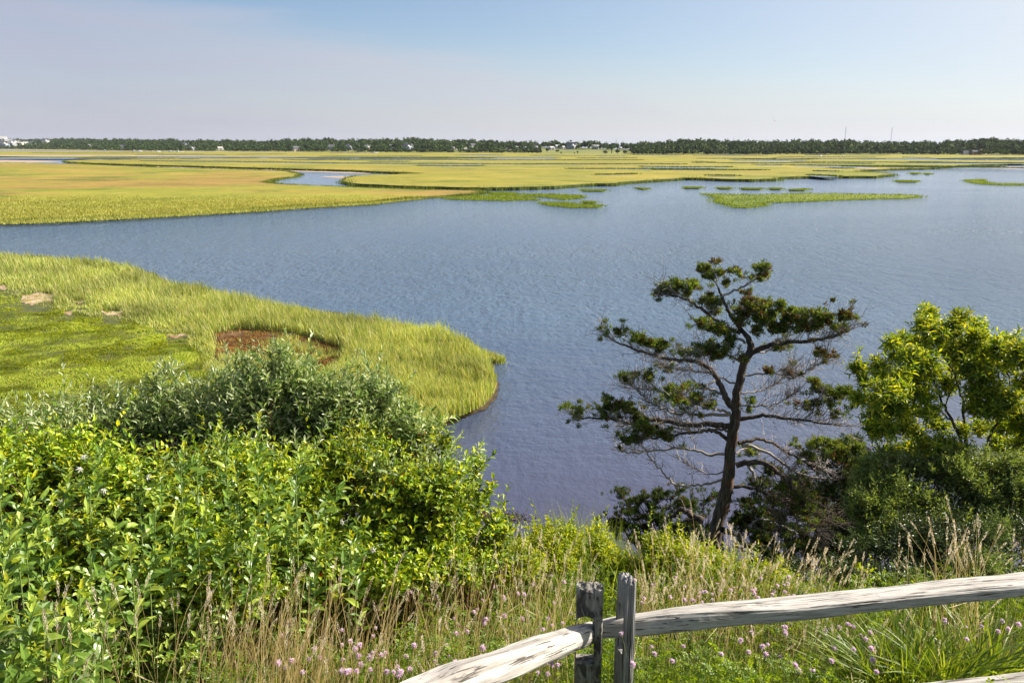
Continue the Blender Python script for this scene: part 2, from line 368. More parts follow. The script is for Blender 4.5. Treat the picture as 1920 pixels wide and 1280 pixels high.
ISLES = [
    [(1317, 364), (1370, 365), (1420, 366), (1500, 364), (1560, 364), (1620, 365), (1700, 366.5), (1730, 370), (1700, 373), (1640, 374), (1560, 377), (1480, 380), (1430, 381), (1440, 386), (1400, 391), (1375, 390), (1355, 383), (1338, 379), (1342, 371)],
    [(825, 372), (900, 367), (960, 366), (1000, 373), (1008, 376), (940, 377), (850, 375)], [(915, 361.5), (960, 362), (972, 366), (930, 366.5)],
    [(982, 365), (1030, 364.5), (1090, 367), (1095, 372), (1060, 375), (1020, 370.5), (987, 368)], [(1008, 380), (1060, 380), (1080, 384), (1130, 386), (1120, 390), (1070, 390), (1030, 386)],
    [(1093, 379), (1117, 379.5), (1112, 382.5), (1096, 382)], [(1090, 356), (1138, 357), (1130, 359.5), (1094, 359)], [(1190, 353), (1218, 354), (1206, 356)],
    [(1283, 351.5), (1316, 352), (1310, 354), (1286, 354)], [(1347, 352.5), (1373, 353), (1368, 355), (1350, 355)], [(1390, 353.5), (1430, 354), (1425, 356), (1394, 356)],
    [(1443, 353.5), (1467, 354), (1462, 356), (1446, 356)], [(1478, 356.5), (1513, 355), (1508, 358), (1482, 358)], [(1678, 339), (1722, 339.5), (1716, 342.5), (1684, 342)],
    [(1811, 338), (1845, 337), (1842, 341), (1866, 344.5), (1930, 345), (2000, 345), (2000, 348), (1880, 348), (1840, 346), (1815, 342)], [(1708, 325), (1724, 325), (1720, 327), (1710, 327)], [(1734, 325.5), (1746, 326), (1742, 327.5), (1736, 327.5)]]
isle_names = ['low green grass island with a long tapering tip', 'ragged grass islet off the end of the meadow', 'dark grass islet beside the meadow tip', 'long grass islet by the channel mouth', 'grass islet nearest the open water', 'tiny round grass islet between two longer ones',
              'sliver of grass off the golden marsh', 'faint sliver of grass in the channel', 'first of five small tufts of grass in a row', 'second of five small tufts of grass in a row', 'third of five small tufts of grass in a row', 'fourth of five small tufts of grass in a row',
              'last of five small tufts of grass in a row', 'grass islet alone in the wide water', 'flat grass islet at the far right of the water', 'speck of grass by the marsh edge', 'smaller speck of grass by the marsh edge']
for i, (p, nm) in enumerate(zip(ISLES, isle_names)):
    slab('marsh_island', p, .10, [M_isle, M_isle], nm, step=4, seed=10 + i, jx=2, jy=.35)
NEARM = [(-500, 455), (0, 482), (60, 486), (120, 491), (190, 496), (250, 507), (290, 522), (310, 534), (370, 543), (420, 556), (480, 572), (530, 581), (600, 593), (680, 605), (760, 618), (830, 634), (880, 650), (902, 664), (922, 684), (918, 700), (932, 718), (925, 740), (905, 762), (872, 777),
         (845, 786), (820, 802), (790, 832), (760, 900), (600, 960), (300, 960), (-500, 960)]
slab('marsh', NEARM, .40, [M_soil, plain('peat bank', (.10, .065, .03), .95, .5, .8, col2=(.04, .045, .015))], 'near marsh point of tall reed grass with a bare muddy pan', seed=5, jx=7, jy=3.0, step=9)

# pools, creeks and sand flats lying in the far marsh (px polygons, at marsh level)
def sheet(name, pts, z, mat, label, seed=0, jy=.25, step=12):
    o = densify(pts, step, 4, jy, seed); w = atZ(o[:, 0], o[:, 1], z)
    bm = bmesh.new(); vs = [bm.verts.new(tuple(a)) for a in w]; f = bm.faces.new(vs); f.normal_update()
    if f.normal.z < 0: f.normal_flip()
    bmesh.ops.triangulate(bm, faces=[f]); me = bpy.data.meshes.new(name); bm.to_mesh(me); bm.free(); me.materials.append(mat)
    ob = bpy.data.objects.new(name, me); C.objects.link(ob); tag(ob, label, kind='structure')
def strip(a, w0, jt=0):   # centre line with thickness -> polygon
    a = [(x, y) if len(t) == 0 else (x, y) for (x, y, *t) in a]; n = len(a)
    up = [(x, y - w0 * (.5 if 0 < i < n - 1 else .15)) for i, (x, y) in enumerate(a)]; dn = [(x, y + w0 * (.5 if 0 < i < n - 1 else .15)) for i, (x, y) in enumerate(a)]
    return up + dn[::-1]
POOLS = [([(-500, 296), (0, 296.8), (130, 296.9), (250, 296.6)], 2.2), ([(180, 294.6), (430, 296), (640, 296.4), (800, 296.6), (1030, 296.7), (1045, 296.9)], 1.9), ([(270, 302.8), (420, 303.8), (560, 305.6), (640, 307), (780, 307.8), (900, 308), (1280, 308.5)], .9),
         ([(787, 311.8), (850, 311.9), (903, 311.6)], 1.0), ([(1205, 314.2), (1280, 315.1), (1367, 314.8)], 2.6), ([(1123, 292.8), (1172, 293)], 1.6), ([(1375, 300.8), (1450, 301.2), (1513, 301)], 2.4), ([(1305, 304.2), (1332, 304.4)], 1.4),
         ([(1418, 310.2), (1467, 310.8)], 2.2), ([(1487, 311.3), (1587, 312.8), (1640, 314.8)], 2.4), ([(1328, 330.8), (1377, 331.2)], 2.2), ([(1517, 330), (1545, 331.2), (1572, 332.6)], 3.0), ([(1530, 322.2), (1567, 322.8)], 1.8),
         ([(1700, 295.8), (1737, 296.8)], 1.6), ([(1613, 298.8), (1760, 299.2), (1960, 300), (2300, 301)], 2.6), ([(1690, 306.4), (1800, 306.8), (1960, 307.2)], 1.6), ([(1125, 328.5), (1187, 327.2)], 1.2), ([(860, 291.6), (905, 291), (940, 291.6)], 1.0), ([(640, 300.6), (900, 300.3), (1200, 300.4)], .5),
         ([(1560, 316.5), (1590, 316.8)], 1.0), ([(700, 303.6), (760, 303.6)], .5), ([(60, 287.0), (300, 288)], .4)]
r9 = np.random.default_rng(44)
for k_ in range(34):
    x_ = r9.uniform(150, 1850); y_ = 289.5 + (r9.random() ** 1.5) * (30 if x_ > 950 else 13); l_ = r9.uniform(80, 340) * (y_ - 270) / 34; sl = (x_ - 960) * 1e-5
    POOLS.append(([(x_ - l_ / 2, y_ - sl * l_ / 2), (x_, y_ + r9.normal(0, .3)), (x_ + l_ / 2, y_ + sl * l_ / 2)], r9.choice([.3, .4, .7])))
def banks():
    G_ = Geo()
    for c, w0 in POOLS:
        c = np.array(c); n = int(np.ptp(c[:, 0]) * 5); x = rng.uniform(c[0, 0] - 6, c[-1, 0] + 6, n); y = np.interp(x, c[:, 0], c[:, 1]) - w0 * .5 - .05; P = atZ(x, y, .9); P += rng.normal(0, 1, P.shape) * np.array([1, 1.5, 0])
        G_.blades(P, rng.uniform(.3, .75, n), rng.normal(0, .2, (n, 2)), .1 + P[:, 1] * .0007, .2)
    tag(G_.build('marsh_grass', M_bankg), 'dark grass along the banks of the far pools and creeks', kind='stuff')
M_bankg = leafmat('bank grass', [(0, (.05, .085, .018)), (1, (.11, .15, .03))], .2, .9, spec=.1)
banks()
for i, (c, w0) in enumerate(POOLS):
    sheet('water', strip(c, w0), .975 + .004 * (i % 11), M_water, 'narrow tidal pool in the far marsh', seed=i)
sheet('sandbar', [(-500, 289.5), (0, 290.6), (150, 290.8), (300, 291.6), (430, 292.6), (640, 294.6), (430, 294.0), (300, 293.6), (150, 293.0), (0, 292.8), (-500, 292.5)], 1.03, M_sand, 'pale strip of bare sand in the far marsh', 60)
sheet('sandbar', [(-400, 298), (0, 300), (60, 301), (118, 302.6), (90, 304.2), (60, 305.6), (0, 305), (-400, 303)], .05, M_sand, 'sandbar by the marsh channel', 61)
sheet('sandbar', [(280, 310.4), (380, 312.8), (500, 316.0), (600, 319.4), (660, 322.4), (700, 324.6), (690, 325.8), (640, 324.6), (600, 323.0), (500, 320.4), (380, 317.0), (300, 314.4)], .04, M_sand, 'thin sand edge along the channel', 62)
sheet('sandbar', [(596, 331.4), (640, 330.2), (690, 329.8), (720, 331.2), (700, 333), (640, 334.4)], .04, M_sand, 'tan sand flat in the middle of the channel', 63)
sheet('sandbar', [(1640, 315.2), (1610, 314.2), (1600, 316), (1650, 317)], 1.03, M_sand, 'small sand flat in the marsh', 64)
sheet('sandbar', [(1840, 312.2), (1920, 313), (2000, 314.4), (1900, 316.6), (1830, 314.6)], .03, M_sand, 'pale sand shoal under the far spit', 65)
sheet('sandbar', [(-500, 279.6), (0, 280.0), (150, 281.9), (200, 282.6), (330, 283.6), (460, 284.4), (560, 285.2), (620, 285.6), (700, 286.6), (800, 287), (850, 287), (850, 288.0), (700, 287.9), (560, 286.4), (450, 285.7), (300, 284.5), (200, 283.4), (120, 282.6), (0, 281.2), (-500, 281)], .35, M_sand, 'beach below the woods', 66, jy=.12)

# ------------------------------------------------------------------ marsh grass
def inpx(poly, n, zz, x0=None, jit=0):
    P = np.array(poly, float); lo = P.min(0); hi = P.max(0); lo[0] = max(lo[0], -260); hi[0] = min(hi[0], 2180)
    x = rng.uniform(lo[0], hi[0], n); y = rng.uniform(lo[1], hi[1], n); k = inpoly(x + (rng.normal(0, 1, n) * jit if jit else 0), y, P); x = x[k]; y = y[k]
    return x, y, atZ(x, y, zz)
MAT = [(-300, 540), (0, 545), (60, 572), (150, 588), (230, 598), (300, 622), (350, 650), (385, 682), (420, 725), (450, 790), (470, 960), (-300, 960)]
PAN = [(408, 628), (450, 619), (520, 622), (580, 632), (630, 650), (652, 664), (630, 684), (590, 704), (600, 730), (560, 745), (500, 712), (440, 694), (402, 668)]
SANDS = [[(40, 553), (70, 549), (104, 552), (98, 564), (60, 571), (40, 566)], [(-20, 534), (14, 536), (16, 542), (-20, 541)], [(128, 562), (172, 565), (150, 569)], [(190, 583), (232, 584), (222, 592), (196, 591)], [(310, 627), (350, 625), (356, 631), (316, 632)], [(402, 646), (428, 648), (424, 658), (404, 656)], [(118, 582), (140, 583), (128, 588)], [(415, 672), (450, 675), (440, 682)], [(500, 675), (560, 680), (540, 690), (505, 688)]]
def near_grass():
    g = Geo()
    def col(n): return n
    # tall reed band
    x, y, w = inpx(NEARM, 560000, .38)
    wob = (fbm(x * .012, y * .03, 4) - .5) * 110 + rng.normal(0, 7, len(x))
    inmat = inpoly(x + wob, y + wob * .3, MAT); inpan = inpoly(x + wob * .25, y + wob * .06, PAN); ins = np.zeros(len(x), bool)
    for s in SANDS: ins |= inpoly(x, y, s)
    dark = fbm(w[:, 0] * .18, w[:, 1] * .18, 4)
    front = np.zeros(len(x), bool)
    for q_ in SANDS + [PAN]: front |= inpoly(x, y - 8, q_) | inpoly(x, y - 16, q_) | inpoly(x, y - 4, q_)
    low = np.where(front, .3, 1.0)
    for a_ in (12, 26, 42, 60): low = low * np.where(inpoly(x - a_ + wob, y + a_ * .3 + wob * .3, MAT) | inpoly(x + wob, y + a_ * .35 + wob * .3, MAT), .78, 1.0)
    t = ~inmat & ~inpan & ~ins & (rng.random(len(x)) < .80)
    P = w[t]; d = P[:, 1]; hN = fbm(P[:, 0] * .25 + 40, P[:, 1] * .25, 3)
    h = (.30 + 1.0 * hN) * rng.uniform(.5, 1.25, len(P)) * low[t] * (.8 + .5 * vn(P[:, 0] * 1.7, P[:, 1] * 1.7)); k = np.clip((d - 30) / 60, 0, 1)
    lean = np.stack([-.05 - .18 * fbm(P[:, 0] * .3, P[:, 1] * .3 + 9, 2) + rng.normal(0, .20, len(P)), -.05 + rng.normal(0, .14, len(P))], 1)
    g1 = Geo(); g1.blades(P, h, lean, .016 + d * .00042, .3)
    tag(g1.build('marsh_grass', M_reed), 'tall yellow green reed grass on the near marsh point', kind='stuff')
    m = inmat & ~inpan & ~ins
    P = w[m]; d = P[:, 1]
    a = fbm(P[:, 0] * .35, P[:, 1] * .35 + 50, 3) * 12; st = .5 + 1.1 * fbm(P[:, 0] * .9, P[:, 1] * .9, 2)
    lean = np.stack([np.cos(a), np.sin(a)], 1) * st[:, None] + rng.normal(0, .18, (len(P), 2))
    hh = low[m] * (.10 + .85 * fbm(P[:, 0] * .8 + 7, P[:, 1] * 1.1, 3) ** 1.6) * rng.uniform(.7, 1.3, len(P))
    g2 = Geo(); g2.blades(P, hh, lean, .022 + d * .0006, .5)
    tag(g2.build('marsh_grass', M_mat), 'low bright green salt hay matted into swirls', kind='stuff')
    # low glasswort on the pan
    gs = ins & (rng.random(len(x)) < .35); P = w[gs]; g4 = Geo(); g4.blades(P, rng.uniform(.08, .3, len(P)), rng.normal(0, .4, (len(P), 2)), .03, .3); tag(g4.build('marsh_grass', M_mat), 'thin grass growing on the bare sand patches', kind='stuff')
    p = inpan & (fbm(w[:, 0] * .8, w[:, 1] * .8, 3) > .36) & (rng.random(len(x)) < .7)
    pg = inpan & (fbm(w[:, 0] * .5 + 60, w[:, 1] * .5, 3) + .012 * (y - 660) * 0.3 + rng.normal(0, .06, len(x)) > .60); P = w[pg]; g5 = Geo(); g5.blades(P, rng.uniform(.12, .45, len(P)), rng.normal(0, .25, (len(P), 2)), .03, .3)
    tag(g5.build('marsh_grass', M_reed), 'ragged grass breaking through the muddy pan', kind='stuff')
    P = w[p]; g3 = Geo(); g3.blades(P, rng.uniform(.05, .22, len(P)), rng.normal(0, .5, (len(P), 2)), .05, .3)
    tag(g3.build('marsh_plants', M_pan), 'rust red low plants on the bare muddy pan', kind='stuff')
M_reed = leafmat('reed grass', [(0, (.16, .24, .045)), (.35, (.27, .34, .085)), (.6, (.42, .45, .15)), (.85, (.58, .55, .26)), (1, (.66, .58, .36))], .40, .7, vary=.36, vscale=.14, spec=.15)
M_mat = leafmat('salt hay', [(0, (.18, .27, .028)), (.5, (.33, .41, .042)), (.85, (.48, .50, .065)), (1, (.48, .42, .12))], .40, .7, vary=.26, vscale=.3, spec=.15)
M_pan = leafmat('glasswort', [(0, (.15, .05, .015)), (.4, (.28, .12, .03)), (.75, (.34, .22, .05)), (1, (.20, .22, .05))], .2, .8, spec=.1)
near_grass()
M_panmud = plain('pan mud', (.16, .085, .030), .85, .5, 1.6, col2=(.050, .024, .012))
M_drysand = plain('bare sand', (.50, .40, .30), .95, .3, 1.3, col2=(.26, .14, .07))
sheet('mud', [(a, b) for a, b in PAN], .412, M_panmud, 'bare red brown muddy pan in the near marsh', 70, jy=4, step=5)
sandl = ['largest bare sand patch', 'sand patch at the left edge', 'thin sand patch', 'brown sand patch', 'sliver of sand by the reeds', 'sand at the rim of the muddy pan', 'tiny sand patch', 'sand sliver below the pan', 'dry crust on the pan']
for i, s in enumerate(SANDS): sheet('sand', s, .416 + .004 * (i == 8), M_drysand, sandl[i] + ' in the near marsh', 80 + i, jy=2.2, step=3)

sheet('mud', [(900, 655), (922, 672), (928, 684), (924, 698), (935, 716), (930, 741), (910, 766), (878, 781), (849, 792), (825, 808), (800, 838), (770, 880), (740, 880), (780, 830), (840, 780), (880, 740), (890, 700)], .035, plain('wet mud', (.085, .06, .035), .35, .4, 2, col2=(.04, .035, .02)), 'wet brown mud at the foot of the near marsh point', 90, jy=1.5, step=6)
def edge_grass():
    g = Geo(); gi = Geo()
    # fringe of taller grass at the water's edge of the mid marshes
    def fringe(G, w, hmax, per, wd, inset):
        seg = np.roll(w, -1, 0) - w; ln = np.linalg.norm(seg, axis=1)
        mid_d = np.abs(w[:, 1]); keep = (mid_d < 700) & (np.abs(w[:, 0]) < mid_d * .8 + 5)
        area = 0
        for i in np.nonzero(keep)[0]:
            n = int(min(ln[i] * per * 150 / max(mid_d[i], 60), 900))
            if n < 1: continue
            t = rng.random(n)[:, None]; P = w[i] + seg[i] * t + rng.normal(0, inset, (n, 3)) * np.array([1, 1, 0]); P[:, 2] = .1
            yield P, np.full(n, mid_d[i])
    def run(G, w, h0, per, inset):
        Ps, Ds = [], []
        for P, D in fringe(G, w, h0, per, 0, inset): Ps.append(P); Ds.append(D)
        if not Ps: return
        P = np.concatenate(Ps); D = np.concatenate(Ds)
        G.blades(P, h0 * rng.uniform(.6, 1.2, len(P)) * (.45 + 1.0 * fbm(P[:, 0] * .12 + 90, P[:, 1] * .05 + 90, 3)), rng.normal(0, .22, (len(P), 2)), .03 + D * .0006, .3)
    wl = atZ(*densify(LEFTM, 5, 3, .4, 2).T, 0.0); run(g, wl, .85, 34, .8)
    wf = atZ(*densify(FAR, 5, 3, .5, 1).T, 0.0); run(g, wf, 1.35, 14, 1.0)
    tag(g.build('marsh_grass', M_edge), 'fringe of tall green grass along the marsh edges', kind='stuff')
    for i, p in enumerate(ISLES):
        w = atZ(*densify(p, 4, 2, .35, 10 + i).T, 0.0); run(gi, w, .36, 16, .8)
        x, y, q = inpx(p, 3500, .12); gi.blades(q, .36 * rng.uniform(.6, 1.2, len(q)), rng.normal(0, .22, (len(q), 2)), .05 + q[:, 1] * .0006, .3)
    tag(gi.build('marsh_grass', M_isleg), 'green grass standing on the low islets', kind='stuff')
    # sparse cover over the meadow and the golden marsh, taller and paler towards the shore
    gm = Geo()
    x, y, q = inpx(LEFTM, 260000, .48); k = rng.random(len(x)) < np.clip((y - 318) / 55, 0.12, 1); q = q[k]; y = y[k]
    edge = np.clip((y - 372) / 22, 0, 1)
    lo = rng.random(len(q)) < np.clip((y - 366 - 10 * (fbm(x[k] * .02, y * .1) - .5)) / 12, 0, 1)
    Pq = q[lo]; gm.blades(Pq, (.22 + .22 * edge[lo]) * rng.uniform(.6, 1.2, len(Pq)), rng.normal(-.1, .2, (len(Pq), 2)), .04 + Pq[:, 1] * .0006, .3)
    tag(gm.build('marsh_grass', M_fringe), 'pale yellow grass in front of the rusty meadow', kind='stuff')
def tip_tufts():
    for (px, py, n, lab) in ((931, 678, 260, 'small round tuft of grass standing in the water off the tip of the near marsh'), (912, 672, 420, 'larger ragged tuft of grass joined to the tip of the near marsh'), (938, 681, 40, 'last thin wisps of grass off the tip of the near marsh')):
        c = atZ(px, py, 0.0); r = .42 if n > 100 else .3; a = rng.uniform(0, 6.28, n); q = rng.random(n) ** .5 * r; P = np.stack([q * np.cos(a) * 1.3, q * np.sin(a), 0 * a - .02], 1)
        G_ = Geo(); G_.blades(P, rng.uniform(.25, .65, n), rng.normal(0, .3, (n, 2)), .035, .35); o = G_.build('grass_tuft', M_reed, None, org=(0, 0, 0)); o.location = c; tag(o, lab, 'grass tuft', 'tufts off the near marsh tip')
tip_tufts()
M_isleg = leafmat('islet grass', [(0, (.12, .18, .03)), (.6, (.20, .27, .04)), (1, (.30, .33, .07))], .35, .8, spec=.1)
M_edge = leafmat('edge grass', [(0, (.075, .115, .022)), (.6, (.14, .18, .035)), (1, (.24, .25, .06))], .3, .8, vary=.25, vscale=.15, spec=.1)
M_fringe = leafmat('fringe grass', [(0, (.24, .27, .05)), (.6, (.36, .36, .09)), (1, (.48, .44, .18))], .35, .8, vary=.15, vscale=.12, spec=.1)
edge_grass()

# ------------------------------------------------------------------ the far shore: land, woods, houses
BASE = np.array([(-500, 279), (0, 280.2), (60, 281), (150, 282), (240, 283.4), (450, 284.8), (560, 285.4), (720, 287), (960, 288), (1080, 290), (1200, 291), (1440, 291), (1680, 290.5), (1780, 291.5), (1920, 292.3), (2500, 293)])
TOP = np.array([(-500, 264), (0, 262.5), (30, 261.5), (60, 263), (100, 261.5), (150, 261.5), (200, 262), (320, 263), (340, 265), (400, 265), (440, 264), (480, 266), (520, 264.5), (600, 262), (625, 262), (640, 264), (700, 263), (780, 262), (800, 264), (900, 265.5), (1000, 269), (1060, 269.5), (1110, 269.5), (1130, 271), (1180, 271.5), (1225, 269), (1290, 265.5), (1310, 265), (1340, 265),
               (1350, 267.5), (1400, 268), (1480, 268.5), (1525, 266), (1580, 266.5), (1640, 269), (1680, 270.5), (1780, 268.5), (1820, 267), (1840, 264.5), (1860, 264.5), (1880, 266), (1920, 267), (2500, 267)])
def bz(px): return np.interp(px, BASE[:, 0], BASE[:, 1])
def tz(px): return np.interp(px, TOP[:, 0], TOP[:, 1])
def dist_of(py): return H / math.tan(math.atan((py - HORIZON) / FPX * 0.944) + 1e-9)
def shoreY(px):
    return atZ(px, bz(px), 0.0)[..., 1]
TREE = 9.0
def land_py(px, s):            # image height of the bare land at depth share s
    Y = shoreY(px) * (1 + .38 * s); base = bz(px) - .6
    top = tz(px) + (TREE * .95) / (Y / FPX)
    return base + (np.minimum(top, base) - base) * np.clip(s, 0, 1.0), Y
PXS = np.linspace(-480, 2480, 240)
def build_land():
    g = Geo(); ss = np.concatenate([[-.03], np.linspace(0, 1, 16), [1.15, 1.5]])
    rows = []
    for s in ss:
        py, Y = land_py(PXS, max(s, 0)); Y = shoreY(PXS) * (1 + .38 * s); r = ray(PXS, py); P = atY(PXS, py, Y)
        if s < 0: P[:, 2] = -.3
        if s > 1.1: P[:, 2] = -2
        rows.append(P)
    G = np.array(rows); n, m, _ = G.shape
    i = np.arange(n - 1)[:, None] * m + np.arange(m - 1)[None]
    g.add(G.reshape(-1, 3), [np.stack([i, i + 1, i + m + 1, i + m], -1).reshape(-1, 4)])
    M_land = plain('upland grass', (.21, .20, .045), .95, .2, .015, col2=(.10, .13, .03))
    tag(g.build('hills', M_land, smooth=True), 'low wooded upland on the far shore', kind='structure')
build_land()
M_woods = leafmat('woodland leaves', [(0, (.015, .033, .014)), (.5, (.036, .068, .022)), (.85, (.075, .115, .030)), (1, (.11, .14, .04))], .15, .8, vary=.45, vscale=.06, spec=.1)
M_bark = plain('bark', (.085, .070, .058), .9, .5, 8, bump=.6, stretch=(1, 1, .25), col2=(.03, .025, .022))

def crowns(G, ctr, rx, rz, nf=70, ls=1.0, seed=0):
    """leaf clumps spread through many crowns: ctr (n,3)"""
    n = len(ctr); d = unit(rng.normal(0, 1, (n, nf, 3))); d[..., 2] = np.abs(d[..., 2]) * 1.0 - .35 * (rng.random((n, nf)) < .45)
    lump = .74 + .40 * rng.random((n, nf)) ** 1.2
    P = ctr[:, None] + d * lump[..., None] * np.stack([rx, rx, rz], -1)[:, None]
    P = P.reshape(-1, 3); dn = d.reshape(-1, 3)
    k = len(P); D = unit(rng.normal(0, 1, (k, 3)) + dn * .5); Nn = unit(dn + rng.normal(0, .5, (k, 3)))
    L_ = np.repeat(rx, nf) * rng.uniform(.35, .75, k) * ls
    G.diamonds(P - D * (L_ * .5)[:, None], D, Nn, L_, L_ * .8)
    # dense heart of each crown
    t = np.array([(1, 0, 0), (.3, .95, 0), (-.8, .6, 0), (-.8, -.6, 0), (.3, -.95, 0), (.5, .3, .75), (-.4, .5, .8), (-.1, -.6, .75), (0, 0, -.9)], float)
    V = ctr[:, None] + t[None] * (np.stack([rx, rx, rz], -1)[:, None] * .72) * rng.uniform(.85, 1.15, (n, 9, 1))
    G.inst(V, [[(0, 1, 5), (1, 6, 5), (1, 2, 6), (2, 3, 6), (3, 7, 6), (3, 4, 7), (4, 0, 7), (0, 5, 7), (5, 6, 7), (8, 1, 0), (8, 2, 1), (8, 3, 2), (8, 4, 3), (8, 0, 4)]])

# houses: px centre, base py, width px, kind, roof, label
HS = [(3, 268.5, 15, 'grey', 0, 'grey house with a long roof at the very left of the far hill'), (16, 269.2, 9, 'cream', 0, 'cream gabled house second from the left on the hilltop'),
      (31, 269.5, 10, 'white', 1, 'white house with a dark roof below a round tree on the left hill'), (40, 272.6, 8, 'cream', 0, 'small cream square house in the middle of the left hill cluster'),
      (48, 271.8, 8, 'white', 0, 'white gabled house at the right end of the left hill cluster'), (25, 274.6, 14, 'grey', 0, 'long low grey house in front of the left hill cluster'),
      (7, 276.5, 15, 'blue', 1, 'blue grey low house lowest on the left hill'), (86, 269.5, 11, 'white', 1, 'white house alone among trees right of the hill cluster'), (61, 272, 8, 'grey', 1, 'dark roofed house half hidden between the cluster and the lone white house'),
      (142, 278.2, 4, 'white', 1, 'tiny white cottage, left of a close pair in the woods'), (151, 278.2, 4, 'white', 1, 'tiny white cottage, right of a close pair in the woods'), (169, 276.8, 7, 'cream', 0, 'pale low cottage just right of the pair of tiny cottages'),
      (231, 279.6, 9, 'white', 1, 'white cottage with a blue shaded roof above the first moored boats'), (348, 277, 11, 'grey', 1, 'tall grey house with a white gable up in the trees behind the beach'),
      (360, 282.4, 10, 'white', 1, 'large white house right behind the beach'), (397, 282.4, 6, 'white', 0, 'narrow white house among trees right of the beach house'), (413, 281.6, 8, 'white', 0, 'white gabled cottage with one bright slanting roof'),
      (556, 284, 12, 'cream', 1, 'white two winged house at the edge of the marsh'), (610, 282.2, 6, 'white', 1, 'low white shed left of a dormered grey house'), (622, 281.6, 12, 'grey', 1, 'grey dormered house among garden trees'),
      (655, 281.6, 12, 'grey', 1, 'large grey house with a chimney above a green lawn'), (690, 281.6, 11, 'cream', 0, 'long pale cottage above the lawn'), (737, 280.4, 11, 'white', 0, 'white twin gabled house in dark trees'),
      (765, 281.6, 15, 'blue', 1, 'large blue grey house with a bright white end'), (778, 280.2, 5, 'white', 1, 'small white outbuilding beside the blue grey house'), (848, 282.2, 8, 'cream', 0, 'pale cottage half hidden on the slope above the marsh'),
      (857, 283, 4, 'white', 0, 'tiny white shed on the slope between two cottages'), (872, 282.6, 6, 'white', 0, 'small white cottage low on the slope'), (872, 275, 9, 'white', 0, 'long white house high on the wooded ridge'),
      (887, 277.4, 10, 'white', 1, 'white house with a stepped roof on the ridge'), (952, 282.2, 6, 'white', 1, 'small white cottage left of the village cluster'), (966, 277.4, 9, 'white', 1, 'white house at the left of the village cluster'),
      (972, 279.8, 6, 'white', 0, 'white gable just below the leftmost village house'), (984, 279, 6, 'white', 1, 'narrow white village house beside a dark tall tree'), (989, 278.2, 4, 'grey', 1, 'small grey village house between two white ones'),
      (1003, 279.4, 9, 'grey', 1, 'grey village house with a white end'), (1034, 281, 8, 'grey', 0, 'low grey house at the left edge of the meadow hill'), (1045, 278.6, 8, 'white', 0, 'white house left of the water tower'),
      (1057, 279.6, 7, 'white', 0, 'white gabled house under the water tower'), (1072, 280.2, 15, 'grey', 1, 'wide grey house with a bright gable above the meadow hill'), (1116, 280, 11, 'grey', 0, 'long low grey house on top of the meadow hill'),
      (1163, 279.8, 4, 'white', 0, 'tiny white hut at the right end of the meadow hill'), (1365, 278.2, 6, 'white', 1, 'white gable peeking out of the dense right hand woods')]
def onland(px, py):
    best = None
    for s in np.linspace(0.02, 1, 60):
        lp, Y = land_py(np.array([px]), s)
        if lp[0] <= py: best = s; break
    s = best if best is not None else .9
    lp, Y = land_py(np.array([px]), s)
    return s, float(Y[0]), atY(px, py, Y[0])
def build_woods():
    G = Geo(); cs, rr, zz = [], [], []
    hx = [(h[0], h[1], h[2], onland(h[0], h[1])[0]) for h in HS]
    for s in np.concatenate([np.linspace(0.0, .2, 4), np.linspace(.3, 1.0, 9)]):
        px = -470.0
        while px < 2470:
            lp, Y = land_py(np.array([px]), s); Y = Y[0]; m = Y / FPX
            skip = False
            wpx = rng.choice([3.2, 4.2, 5.2, 6.4, 8.5]) * rng.uniform(.85, 1.15) / m * (1.0 if s > .15 else .85)
            hgt = TREE * rng.uniform(.65, 1.6)
            if s < .12: hgt *= .62
            for (a, b, w, hs) in hx:
                if abs(px - a) < w * .5 + wpx * .25 and s <= hs + .02: 
                    if lp[0] - hgt / m < b - 2.0: skip = True
            if 1008 < px < 1186 and s < .80: skip = True
            if 1000 < px < 1060 and .2 < s < .85 and px > 1020: skip = True
            if 1795 < px < 1850 and s < .1: skip = True
            if not skip:
                b = atY(px, lp[0], Y); cs.append((b[0] + rng.normal(0, 2), b[1] + rng.uniform(-10, 10), b[2] + hgt * .55)); rr.append(wpx * m); zz.append(hgt * .52)
            px += wpx * rng.uniform(.9, 1.35)
    # low brush at the foot of the woods
    crowns(G, np.array(cs), np.array(rr), np.array(zz), 46, .9)
    tag(G.build('woods', M_woods), 'dense dark green woods along the far shore', kind='stuff')
build_woods()

